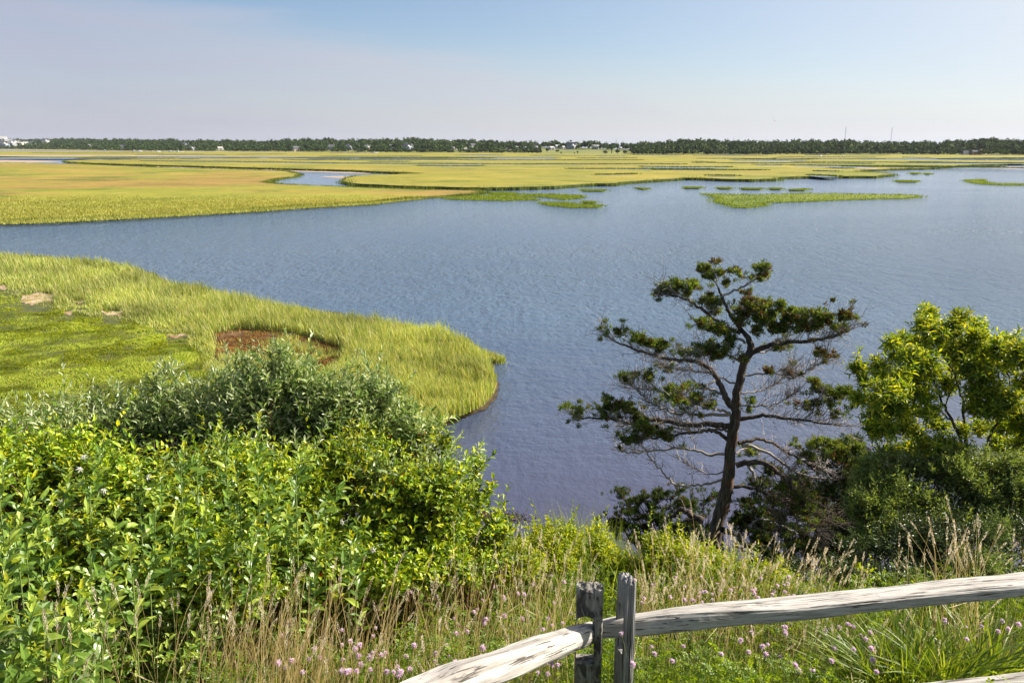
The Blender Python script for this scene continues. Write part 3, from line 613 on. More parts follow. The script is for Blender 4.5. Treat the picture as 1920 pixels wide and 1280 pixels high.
M_hwhite = plain('white clapboard', (.74, .73, .70), .7, .08, .5)
M_hcream = plain('cream clapboard', (.70, .60, .45), .7, .08, .5)
M_hgrey = plain('grey shingle', (.30, .31, .34), .8, .15, .5)
M_hblue = plain('blue grey clapboard', (.33, .38, .47), .8, .1, .5)
M_rdark = plain('dark roof shingles', (.11, .115, .13), .9, .2, .5)
M_rpale = plain('pale weathered roof', (.45, .43, .42), .9, .15, .5)
M_win = plain('window glass', (.04, .05, .06), .15, .1, .5, spec=.6)
M_trim = plain('window trim', (.78, .77, .74), .6, .05, 1)
def gable_roof(g, L_, W_, z0, rise, ov=.5):
    l, w = L_ / 2 + ov, W_ / 2 + ov
    V = [(-l, -w, z0), (l, -w, z0), (l, 0, z0 + rise), (-l, 0, z0 + rise), (-l, w, z0), (l, w, z0), (-l, -w, z0 - .25), (l, -w, z0 - .25), (l, w, z0 - .25), (-l, w, z0 - .25)]
    g.add(V, [[(0, 1, 2, 3), (3, 2, 5, 4), (6, 9, 8, 7), (0, 6, 7, 1), (4, 5, 8, 9)], [(0, 3, 4), (1, 5, 2)]])
    g.add([(-l + .5, -w + .5, z0), (-l + .5, w - .5, z0), (-l + .5, 0, z0 + rise - .3), (l - .5, -w + .5, z0), (l - .5, w - .5, z0), (l - .5, 0, z0 + rise - .3)], [[(0, 2, 1), (3, 4, 5)]])
def make_house(kind, roof, name='house'):
    wm = {'white': M_hwhite, 'cream': M_hcream, 'grey': M_hgrey, 'blue': M_hblue}[kind]; rm = M_rdark if roof else M_rpale
    t = empty(name); L_, W_, h_ = 10., 7., 4.2
    g = Geo(); g.box((0, 0, h_ / 2 - 1), (L_, W_, h_ + 2)); g.box((L_ * .36, -W_ * .42, h_ * .42 - 1), (4.0, 4.0, h_ * .84 + 2)); g.build('wall', wm, t)
    g = Geo(); gable_roof(g, L_, W_, h_, 3.0); r = g.build('roof', rm, t)
    g = Geo(); g.box((-L_ * .2, .8, h_ + 2.7), (.9, .9, 2.2)); c = g.build('chimney', M_hgrey, t); c.parent = r
    g = Geo()
    V = np.array([(-2.3, -2.2, 0), (2.3, -2.2, 0), (2.3, 2.0, 0), (-2.3, 2.0, 0), (0, -2.2, 1.9), (0, 2.0, 1.9)]) + np.array((L_ * .36, -W_ * .42, h_ * .84)); g.add(V, [[(0, 4, 5, 3), (4, 1, 2, 5)], [(0, 1, 4), (3, 5, 2)]]); g.build('gable', M_hwhite if kind != 'cream' else M_hcream, t)
    for (x, z) in ((-3.6, 1.9), (-1.6, 1.9), (.5, 1.9), (3.6, 1.7)):
        g = Geo(); y = -W_ / 2 - .03 if x < 2 else -W_ * .42 - 2.03
        g.box((x, y, z), (1.3, .1, 1.6)); f = g.build('window', M_trim, t)
        g = Geo(); g.box((x, y - .05, z), (1.0, .06, 1.3)); p = g.build('pane', M_win, t); p.parent = f
    return t
def copy_tree(o, parent=None):
    c = o.copy(); C.objects.link(c)
    if parent is not None: c.parent = parent
    for ch in list(o.children): copy_tree(ch, c)
    return c
protos = {}
for i, (px, py, w, kind, roof, lab) in enumerate(HS):
    k = (kind, roof)
    if k in protos: o = copy_tree(protos[k])
    else: o = protos[k] = make_house(kind, roof)
    s, Y, P = onland(px, py); sc_ = w * Y / FPX / 9.2
    o.location = P; o.scale = (sc_, sc_, sc_ * (.95 + .1 * rng.random())); o.rotation_euler = (0, 0, R(rng.uniform(-35, 40)))
    tag(o, lab, 'house', 'houses on the far shore')
# the large sunlit house in the right hand woods
def big_house():
    s, Y, P = onland(1822, 289.6); Y = Y * .985; P = atY(1822, 289.4, Y); t = empty('house', P); m = Y / FPX
    t.location = P
    tag(t, 'large tan shingled house with a steep grey wing in the right hand woods', 'house', 'houses on the far shore')
    M_tan = plain('sunlit cedar shingle', (.46, .29, .16), .8, .12, .4)
    def B(g, x, z, w, h, dy=0, d=8): g.box(np.array(P) + np.array((x * m, dy, z * m)), (w * m, d, h * m))
    g = Geo(); B(g, 5, 2, 14, 5); B(g, 14, 3.2, 5, 7.2, -3, 8); B(g, -1, 2, 4, 5.5, -2); g.build('wall', M_tan, t)
    def RF(g, x, z0, w, rise, dy=0, d=9):
        x0, x1 = (x - w / 2) * m, (x + w / 2) * m
        V = np.array([(x0, -d / 2, z0 * m), (x1, -d / 2, z0 * m), (x1, d / 2, z0 * m), (x0, d / 2, z0 * m), (x0 * .8 + x1 * .2, 0, (z0 + rise) * m), (x1 * .8 + x0 * .2, 0, (z0 + rise) * m)]) + np.array(P) + np.array((0, dy, 0))
        g.add(V, [[(0, 1, 5, 4), (2, 3, 4, 5)], [(1, 2, 5), (3, 0, 4)]])
    g = Geo(); RF(g, 5, 4.5, 14.5, 2.8); RF(g, -1, 4.7, 5, 2.6, -2); g.build('roof', M_rdark, t)
    g = Geo(); RF(g, 14, 6.8, 6, 2.2, -3); g.build('roof', M_tan, t)
    g = Geo(); RF(g, -11, 0.5, 15, 6.2, 1, 9); g.build('wing_roof', M_rdark, t)
    for x in (3, 6.5, 9.5):
        g = Geo(); B(g, x, 2.6, 1.2, 1.8, -4.05, .2); g.build('window', M_win, t)
    g = Geo(); B(g, 8, 7, 1, 3.0, 0, 1.2); g.build('chimney', M_hgrey, t)
big_house()
# moored boats
M_hull = plain('white hull', (.80, .80, .79), .4, .05, 1)
M_cab = plain('boat cabin', (.72, .73, .75), .5, .05, 1)
def make_boat():
    t = empty('boat'); g = Geo(); L_, W_, h_ = 7., 2.4, 1.1; V = []; st = 9
    for i in range(st):
        u = i / (st - 1); wv = W_ / 2 * (1 - max(0, (u - .5) / .5) ** 2.2) * (.85 + .15 * min(1, u * 4)); x = (u - .5) * L_; sh = .25 * u * u
        V += [(x, -wv, h_ + sh), (x, -wv * .8, .15), (x, 0, -.25), (x, wv * .8, .15), (x, wv, h_ + sh)]
    q = [(i * 5 + j, (i + 1) * 5 + j, (i + 1) * 5 + j + 1, i * 5 + j + 1) for i in range(st - 1) for j in range(4)] + [(i * 5, i * 5 + 4, (i + 1) * 5 + 4, (i + 1) * 5) for i in range(st - 1)] + [(0, 1, 3, 4)]
    g.add(V, [q, [(1, 2, 3)]]); g.build('hull', M_hull, t, True)
    g = Geo(); g.box((-.3, 0, 1.7), (2.0, 1.5, 1.3)); g.box((-.3, 0, 2.42), (2.4, 1.7, .12)); g.build('cabin', M_cab, t)
    g = Geo(); g.box((-.3, -.76, 1.85), (1.6, .04, .5)); g.box((.71, 0, 1.85), (.04, 1.1, .5)); g.build('windscreen', M_win, t)
    g = Geo(); g.box((-3.6, 0, .9), (.5, .4, 1.1)); g.build('outboard_motor', M_rdark, t); return t
b0 = make_boat()
BT = [(197, 283.5, 1.3), (229, 284.2, .8), (251, 284.1, 1.4), (262, 284.3, 1.5), (285, 284.5, .9), (297, 284.7, 1.2), (309, 285.0, 1.0), (320, 285.3, 1.3), (327, 285.3, .9), (334, 285.4, 1.3), (341, 285.3, .8), (216, 284.0, .6), (274, 284.5, .8)]
blab = {0: 'white boat moored farthest left, alone off the beach', 3: 'largest white boat in the moored row, at its bright middle left'}
for i, (px, py, k) in enumerate(BT):
    o = b0 if i == 0 else copy_tree(b0)
    o.location = atZ(px, py, .1); o.scale = (k, k, k); o.rotation_euler = (0, 0, R(rng.uniform(-40, 40)))
    tag(o, blab.get(i, 'small white motor boat, %s from the left of the row off the beach' % 'first second third fourth fifth sixth seventh eighth ninth tenth eleventh twelfth thirteenth'.split()[sorted(range(len(BT)), key=lambda j: BT[j][0]).index(i)]), 'boat', 'boats moored off the far beach')
for i, (px, py, k, lab) in enumerate([(702, 287.6, 1.2, 'white boat pulled up at the right end of the sea wall'), (707, 286.8, .7, 'little white boat just behind the one at the sea wall end'), (1539, 293.2, .55, 'tiny white skiff in the grass by the rock pile'), (1581, 293.3, .6, 'tiny white skiff in the grass right of the rock pile')]):
    o = copy_tree(b0); o.location = atZ(px, py, .7); o.scale = (k, k, k); o.rotation_euler = (0, 0, R(20 * i)); tag(o, lab, 'boat', 'boats drawn up on the shore')
# sea wall and rock pile
def rocks(name, px0, px1, py, hpx, label, cat, n, seed):
    r_ = np.random.default_rng(seed); t = Geo()
    for i in range(n):
        px = r_.uniform(px0, px1); P = atZ(px, py + r_.uniform(-.4, .1), .5); m = P[1] / FPX; k = hpx * m * r_.uniform(.5, 1) * (1 - abs((px - (px0 + px1) / 2) / (px1 - px0)) * .8)
        v = unit(r_.normal(0, 1, (8, 3))); cube = np.array([(x, y, z) for x in (-1, 1) for y in (-1, 1) for z in (-1, 1)], float) * (.55 + .3 * r_.random((8, 1)))
        t.add(cube * np.array((k * 1.1, k, k * .8)) + P + np.array((0, 0, k * .35)), [[(0, 1, 3, 2), (4, 6, 7, 5), (0, 4, 5, 1), (2, 3, 7, 6), (0, 2, 6, 4), (1, 5, 7, 3)]])
    tag(t.build(name, plain(name + ' stone', (.40, .35, .32), .9, .4, .5)), label, cat)
rocks('rock_pile', 1508, 1552, 291.6, 3.2, 'low heap of grey and tan rock at the foot of the right hand woods', 'rock pile', 60, 1)
rocks('sea_wall', 618, 702, 287.2, 2.0, 'long low wall of tan boulders between the beach and the houses', 'sea wall', 170, 2)
rocks('sea_wall', 1780, 1895, 292.2, 1.6, 'low grey stone sea wall in front of the big tan house', 'sea wall', 170, 3)
# masts, water tower
M_steel = plain('galvanised steel', (.42, .42, .45), .6, .1, 1)
M_tank = plain('painted tank', (.72, .74, .78), .5, .05, 1)
def mast(px, top, base, label, w=1.1):
    Y = 2600.; a = atY(px, base, Y); b = atY(px, top, Y); t = empty('radio_mast', (a[0], a[1], a[2]))
    g = Geo()
    zs = np.linspace(a[2], b[2], 14); c3 = [(math.cos(q), math.sin(q)) for q in (.5, 2.6, 4.7)]
    for (cx, sy) in c3:
        p = np.stack([a[0] + cx * w + 0 * zs, a[1] + sy * w + 0 * zs, zs], 1); g.tubes(p, np.full(len(zs), .22), 3)
    for i in range(13):
        for j in range(3):
            p = np.array([(a[0] + c3[j][0] * w, a[1] + c3[j][1] * w, zs[i]), (a[0] + c3[(j + 1) % 3][0] * w, a[1] + c3[(j + 1) % 3][1] * w, zs[i + 1])]); g.tubes(p, np.full(2, .12), 3)
    g.build('lattice', M_steel, t)
    g = Geo(); g.tubes(np.array([(a[0], a[1], b[2]), (a[0], a[1], b[2] + 6)]), np.array([.3, .15]), 4); g.build('antenna', M_steel, t)
    for k in range(3):
        g = Geo(); q = 1 + 2.1 * k; hh = (b[2] - a[2]); g.tubes(np.array([(a[0], a[1], a[2] + hh * .85), (a[0] + math.cos(q) * hh * .45, a[1] + math.sin(q) * hh * .45, a[2])]), np.array([.05, .05]), 3); g.build('guy_wire', M_steel, t)
    tag(t, label, 'mast', 'masts above the far woods')
mast(1155, 262, 276, 'faint short mast left of all the others, above the meadow hill', .6)
mast(1375, 259, 274, 'short thin mast beside the round tree above the woods', .9)
mast(1583, 239, 276, 'tall faint mast, left of the two tall ones', 1.0)
mast(1669, 240, 276, 'tall dark mast, right of the two tall ones', 1.2)
def water_tower():
    Y = 2300.; P = atY(1066, 272, Y); m = Y / FPX; t = empty('water_tower', P); g = Geo()
    zt = atY(1066, 266.6, Y)[2]
    prof = [(0, 3.0), (1.6, 2.8), (2.6, 1.9), (3, 0.2), (2.8, -1.2), (1.8, -2.3), (0.5, -2.9)]
    V = []; sd = 16
    for (r_, z) in prof:
        for k in range(sd): a = k * 2 * math.pi / sd; V.append((P[0] + r_ * m * .9 * math.cos(a), P[1] + r_ * m * .9 * math.sin(a), zt + z * m * .85))
    g.add(V, [[(i * sd + k, i * sd + (k + 1) % sd, (i + 1) * sd + (k + 1) % sd, (i + 1) * sd + k) for i in range(len(prof) - 1) for k in range(sd)]]); g.build('tank', M_tank, t, True)
    for k in range(4):
        a = .7 + k * math.pi / 2; g = Geo(); g.tubes(np.array([(P[0] + 3 * math.cos(a), P[1] + 3 * math.sin(a), zt - 1), (P[0] + 4 * math.cos(a), P[1] + 4 * math.sin(a), P[2] - 4)]), np.array([.35, .4]), 4); g.build('leg', M_steel, t)
    tag(t, 'pale bulbous water tower rising over the trees above the meadow hill', 'water tower')
water_tower()
def tank_block():
    Y = 2400.; P = atY(1452, 268.5, Y); m = Y / FPX; t = empty('tower', P)
    g = Geo(); g.box(P, (3.4 * m, 4, 6 * m)); g.build('wall', M_hgrey, t); g = Geo(); g.box(P + np.array((0, 0, 3.1 * m)), (3.8 * m, 4.6, .3 * m)); g.build('roof', M_hblue, t)
    for x in (-1, 1):
        g = Geo(); g.box(P + np.array((x * m * .8, -2.05, 1.6 * m)), (.8 * m, .1, .9 * m)); g.build('window', M_win, t)
    tag(t, 'small square grey blue tower top just clearing the right hand woods', 'tower')
tank_block()
# trees that stand out of the far woods
def far_tree(name, px, top, base, wpx, Y, lab, flat=.5, n=160, trunk=True):
    P = atY(px, base, Y); T = atY(px, top, Y); m = Y / FPX; t = empty(name, P); hgt = T[2] - P[2]
    g = Geo(); g.tubes(np.array([P, P * .5 + T * .5 + np.array((.3, 0, 0)), T - np.array((0, 0, hgt * .15))]), np.array([.6, .45, .2]) * max(.6, hgt / 12), 5); g.build('trunk', M_bark, t)
    g = Geo(); k = 5; rx = wpx * m / 2
    c = np.array([(T[0] + rx * a, T[1] + rx * b, T[2] - hgt * flat * .5 + hgt * z) for a, b, z in ((0, 0, .05), (-.45, .1, -.04), (.45, -.1, -.05), (.1, .4, -.02), (-.15, -.4, -.08))])
    crowns(g, c, np.full(k, rx * .58), np.full(k, hgt * flat * .48), n // k, .7); g.build('crown', M_woods, t)
    tag(t, lab, 'tree', 'trees standing out of the far woods')
far_tree('broad_tree', 1845, 259.5, 268, 19, 1150, 'dark umbrella shaped tree highest above the big tan house', .55)
far_tree('broad_tree', 1339, 260.5, 270, 11, 1150, 'round topped tree standing above the right hand woods beside a short mast', .6)
far_tree('broad_tree', 1252, 262.5, 272, 6, 1150, 'sparse crowned tree, left of a thin pair on the skyline', .3, 60)
far_tree('broad_tree', 1260, 263.5, 272, 5, 1150, 'sparse crowned tree, right of a thin pair on the skyline', .4, 60)
far_tree('broad_tree', 977, 265, 282, 9, 1550, 'tall loose tree rising behind the village houses', .55)
far_tree('broad_tree', 1147, 268.5, 289, 9, 1280, 'tall narrow tree beside the right end of the meadow hill', .7)
far_tree('broad_tree', 33, 261, 268, 7, 3300, 'round tree on the skyline above the left hill cluster', .6)
far_tree('pine_tree', 1779, 264.5, 271, 3, 1200, 'thin bare topped snag on the skyline left of the big tan house', .4, 40)
far_tree('broad_tree', 1096, 268.5, 276, 14, 1900, 'wide pale green tree behind the meadow hill', .5)
for i, (px, top, base, w, lab) in enumerate([(1052, 284, 288.5, 4, 'round dark bush, left of two on the lower meadow hill'), (1083, 282.8, 288, 4, 'upright dark bush in the middle of the meadow hill'), (1077, 285.8, 288.4, 3.4, 'lowest dark bush beside the upright one on the meadow hill'), (1045, 280, 286.5, 8, 'broad dark bush clump at the left of the meadow hill'),
        (1026, 276, 286, 7, 'tall dark evergreen at the left edge of the meadow hill'), (1012, 275, 286, 8, 'bushy dark tree left of the meadow hill'), (1135, 281.5, 289.5, 10, 'broad dark bush clump at the right of the meadow hill'), (1158, 278.5, 289.8, 10, 'dark bushy tree right of the tall narrow tree'), (1172, 280.5, 290, 9, 'low dark bush clump at the far right of the meadow hill'), (1104, 275.5, 279, 5, 'small round tree on top of the meadow hill')]):
    far_tree('meadow_bush', px, top, base, w, float(shoreY(np.array([px]))[0]) * 1.01, lab, .85, 110)
# gull
def gull():
    P = atY(1451.5, 226.5, 190.); t = Geo(); k = 1.0
    bd = np.array([(-.30, 0, 0), (-.18, 0, .01), (0, 0, .02), (.16, 0, .03), (.26, 0, .05), (.33, 0, .04)]); rd = np.array([.015, .06, .085, .07, .045, .01])
    t.tubes(bd, rd, 8)
    for s in (-1, 1):
        V = []
        for (y, x, z, c) in ((.04, .08, .03, .22), (.30, .12, .15, .20), (.55, .02, .14, .14), (.78, -.10, .06, .04)):
            V += [(x, s * y, z), (x - c * .5, s * y, z + .012), (x - c, s * y, z - .005)]
        t.add(V, [[(i * 3 + j, (i + 1) * 3 + j, (i + 1) * 3 + j + 1, i * 3 + j + 1) for i in range(3) for j in range(2)]])
    t.add([(-.28, -.02, 0), (-.28, .02, 0), (-.42, .07, 0), (-.42, -.07, 0)], [[(0, 1, 2, 3)]])
    o = t.build('gull', plain('gull feathers', (.20, .20, .22), .8, .2, 4), None, True, org=(0, 0, 0)); o.location = P; o.rotation_euler = (R(42), R(-8), R(75)); o.scale = (1.5,) * 3
    tag(o, 'grey gull gliding with spread wings high over the water', 'bird')
gull()

# ------------------------------------------------------------------ windswept cedar on the bluff
def Z1(p): return [(1040 + x / 2.1333, 460 + y / 2.1333) for x, y in p]
def Z6(p): return [(1060 + x / 5.647, 660 + y / 5.647) for x, y in p]
def Z7(p): return [(1120 + x / 5.053, 840 + y / 5.053) for x, y in p]
def smooth_path(P, k=4, jit=0.0):
    """Catmull-Rom through the points"""
    P = np.asarray(P, float); Q = np.vstack([2 * P[0] - P[1], P, 2 * P[-1] - P[-2]]); out = []
    for i in range(1, len(Q) - 2):
        for t in np.arange(k) / k:
            out.append(.5 * ((2 * Q[i]) + (-Q[i - 1] + Q[i + 1]) * t + (2 * Q[i - 1] - 5 * Q[i] + 4 * Q[i + 1] - Q[i + 2]) * t * t + (-Q[i - 1] + 3 * Q[i] - 3 * Q[i + 1] + Q[i + 2]) * t ** 3))
    out.append(P[-1]); out = np.array(out)
    if jit: out[1:-1] += rng.normal(0, jit, (len(out) - 2, 3))
    return out
def cedar_bark(name, dark, mid, pale):
    m, nt, L, out = newmat(name)
    v = coords(nt, L, (1, 1, .14)); n = noisetex(nt, L, v, 28, 5, .7, .5); n2 = noisetex(nt, L, coords(nt, L), 3, 3)
    c = ramp(nt, L, n, [(.35, dark), (.5, mid), (.7, pale)]); c = mixc(nt, L, ramp(nt, L, n2, [(.55, (0, 0, 0)), (.7, (.6, .6, .6))]), c, (.20, .10, .06))
    p = N(nt, 'ShaderNodeBsdfPrincipled', ins={'Roughness': .9, 'Specular IOR Level': .15}); L(c, p.inputs['Base Color'])
    b = N(nt, 'ShaderNodeBump', ins={'Strength': 1, 'Distance': .03}); L(n, b.inputs['Height']); L(b.outputs[0], p.inputs['Normal'])
    L(p.outputs[0], out.inputs[0]); return m
M_cbark = cedar_bark('cedar bark', (.032, .026, .024), (.105, .085, .075), (.25, .215, .19))
M_twig = plain('bare grey twigs', (.40, .35, .32), .85, .35, 6, col2=(.19, .16, .15))
M_cedar = leafmat('cedar needles', [(0, (.035, .070, .022)), (.45, (.11, .185, .045)), (.80, (.22, .31, .07)), (.86, (.20, .15, .05)), (1, (.32, .38, .08))], .35, .6, vary=.25, vscale=3, spec=.2, tint=(1.5, 1.3, .4))
M_cedrust = leafmat('rusty cedar needles', [(0, (.035, .05, .018)), (.35, (.08, .09, .025)), (.5, (.17, .085, .035)), (1, (.26, .11, .05))], .25, .6, vary=.2, vscale=3, spec=.2)
M_cedshade = leafmat('shade darkened cedar needles', [(0, (.018, .038, .014)), (.5, (.055, .095, .028)), (1, (.14, .19, .045))], .25, .6, vary=.25, vscale=3, spec=.2)  # darker copy of the cedar needles, shade of the low thicket put into the colour
CY = 12.0
def twigs_on(G, path, rad, n, L0, seed, t0=.25, updir=(0, 0, .25), tips=None, r0=.0055):
    """bare curved twigs with side twigs along a limb"""
    r_ = np.random.default_rng(seed); P = np.asarray(path); m = len(P); T = unit(np.gradient(P, axis=0))
    idx = np.clip((t0 + (1 - t0) * r_.random(n) ** .8) * (m - 1), 0, m - 1.001); i0 = idx.astype(int); f = (idx - i0)[:, None]
    base = P[i0] * (1 - f) + P[i0 + 1] * f; tan = T[i0]
    rd = unit(r_.normal(0, 1, (n, 3)) * np.array([1, 1, .75])); d = unit(tan * .85 + rd * .75 + np.array(updir))
    Ln = L0 * r_.uniform(.35, 1.0, n); bend = r_.normal(0, .28, (n, 3)) + np.array([0, 0, .12])
    ts = np.linspace(0, 1, 6); path1 = base[:, None] + d[:, None] * (ts[None, :, None] * Ln[:, None, None]) + bend[:, None] * (ts[None, :, None] ** 2 * Ln[:, None, None]) + np.cumsum(r_.normal(0, .022, (n, 6, 3)), 1) * ts[None, :, None]
    G.tubes(path1, np.broadcast_to(np.linspace(r0, r0 * .35, 6), (n, 6)), 3)
    k = 5; j = r_.integers(1, 5, (n, k)); b2 = path1[np.arange(n)[:, None], j].reshape(-1, 3); d2 = unit(np.repeat(d, k, 0) * .8 + r_.normal(0, .6, (n * k, 3)))
    l2 = np.repeat(Ln, k) * r_.uniform(.25, .55, n * k); ts = np.linspace(0, 1, 4); bend = r_.normal(0, .3, (n * k, 3)) + np.array([0, 0, .1])
    path2 = b2[:, None] + d2[:, None] * (ts[None, :, None] * l2[:, None, None]) + bend[:, None] * (ts[None, :, None] ** 2 * l2[:, None, None])
    G.tubes(path2, np.broadcast_to(np.linspace(r0 * .5, r0 * .25, 4), (n * k, 4)), 3)
    return path1[:, -1]
def cedar_pad(G, T, ctr, rx, ry, rz, dens, seed, rust=0.2, small=False):
    """one flattened pad of cedar foliage: many short spiky sprays"""
    r_ = np.random.default_rng(seed); n = max(3 if small else 10, int(dens * .80))
    q = unit(r_.normal(0, 1, (n, 3))) * (r_.random((n, 1)) ** .45) * (1 + .5 * r_.random((n, 1)) * (r_.random((n, 1)) < .3))
    lump = .75 + .5 * np.sin(q[:, :1] * 5 + seed) * np.cos(q[:, 1:2] * 4 + seed)
    P = ctr + q * np.array([rx * 1.22, ry * 1.3, rz * 1.05]) * lump
    kp = fbm(P[:, 0] * 9 + 50, P[:, 2] * 11 + P[:, 1] * 6 + 50, 2) > .50; kp[:3] = True; P, q = P[kp], q[kp]; n = len(P)
    out = unit(q * np.array([1, 1, .5]) + np.array([0, 0, .75]) + r_.normal(0, .3, (n, 3)))
    k = 22; Pb = np.repeat(P, k, 0) + r_.normal(0, .015, (n * k, 3)); D = unit(np.repeat(out, k, 0) * 1.1 + r_.normal(0, .55, (n * k, 3))); Nn = unit(r_.normal(0, 1, (n * k, 3)))
    rs = np.repeat(r_.random(n) < rust, k)
    for sel, mi in ((~rs, 0), (rs, 1)):
        kk = sel.sum(); G.diamonds(Pb[sel], D[sel], Nn[sel], r_.uniform(.030, .075, kk), r_.uniform(.009, .015, kk), mi)
    # little twigs carrying the pad
    if small: return
    h = max(6, n // 4); h = min(h, n); s = P[:h]; c = ctr + (s - ctr) * .15 - np.array([0, 0, rz * .8]); mid = (s + c) / 2 - np.array([0, 0, rz * .3])
    T.tubes(np.stack([c, mid, s], 1), np.broadcast_to(np.array([.007, .005, .003]), (h, 3)), 3)

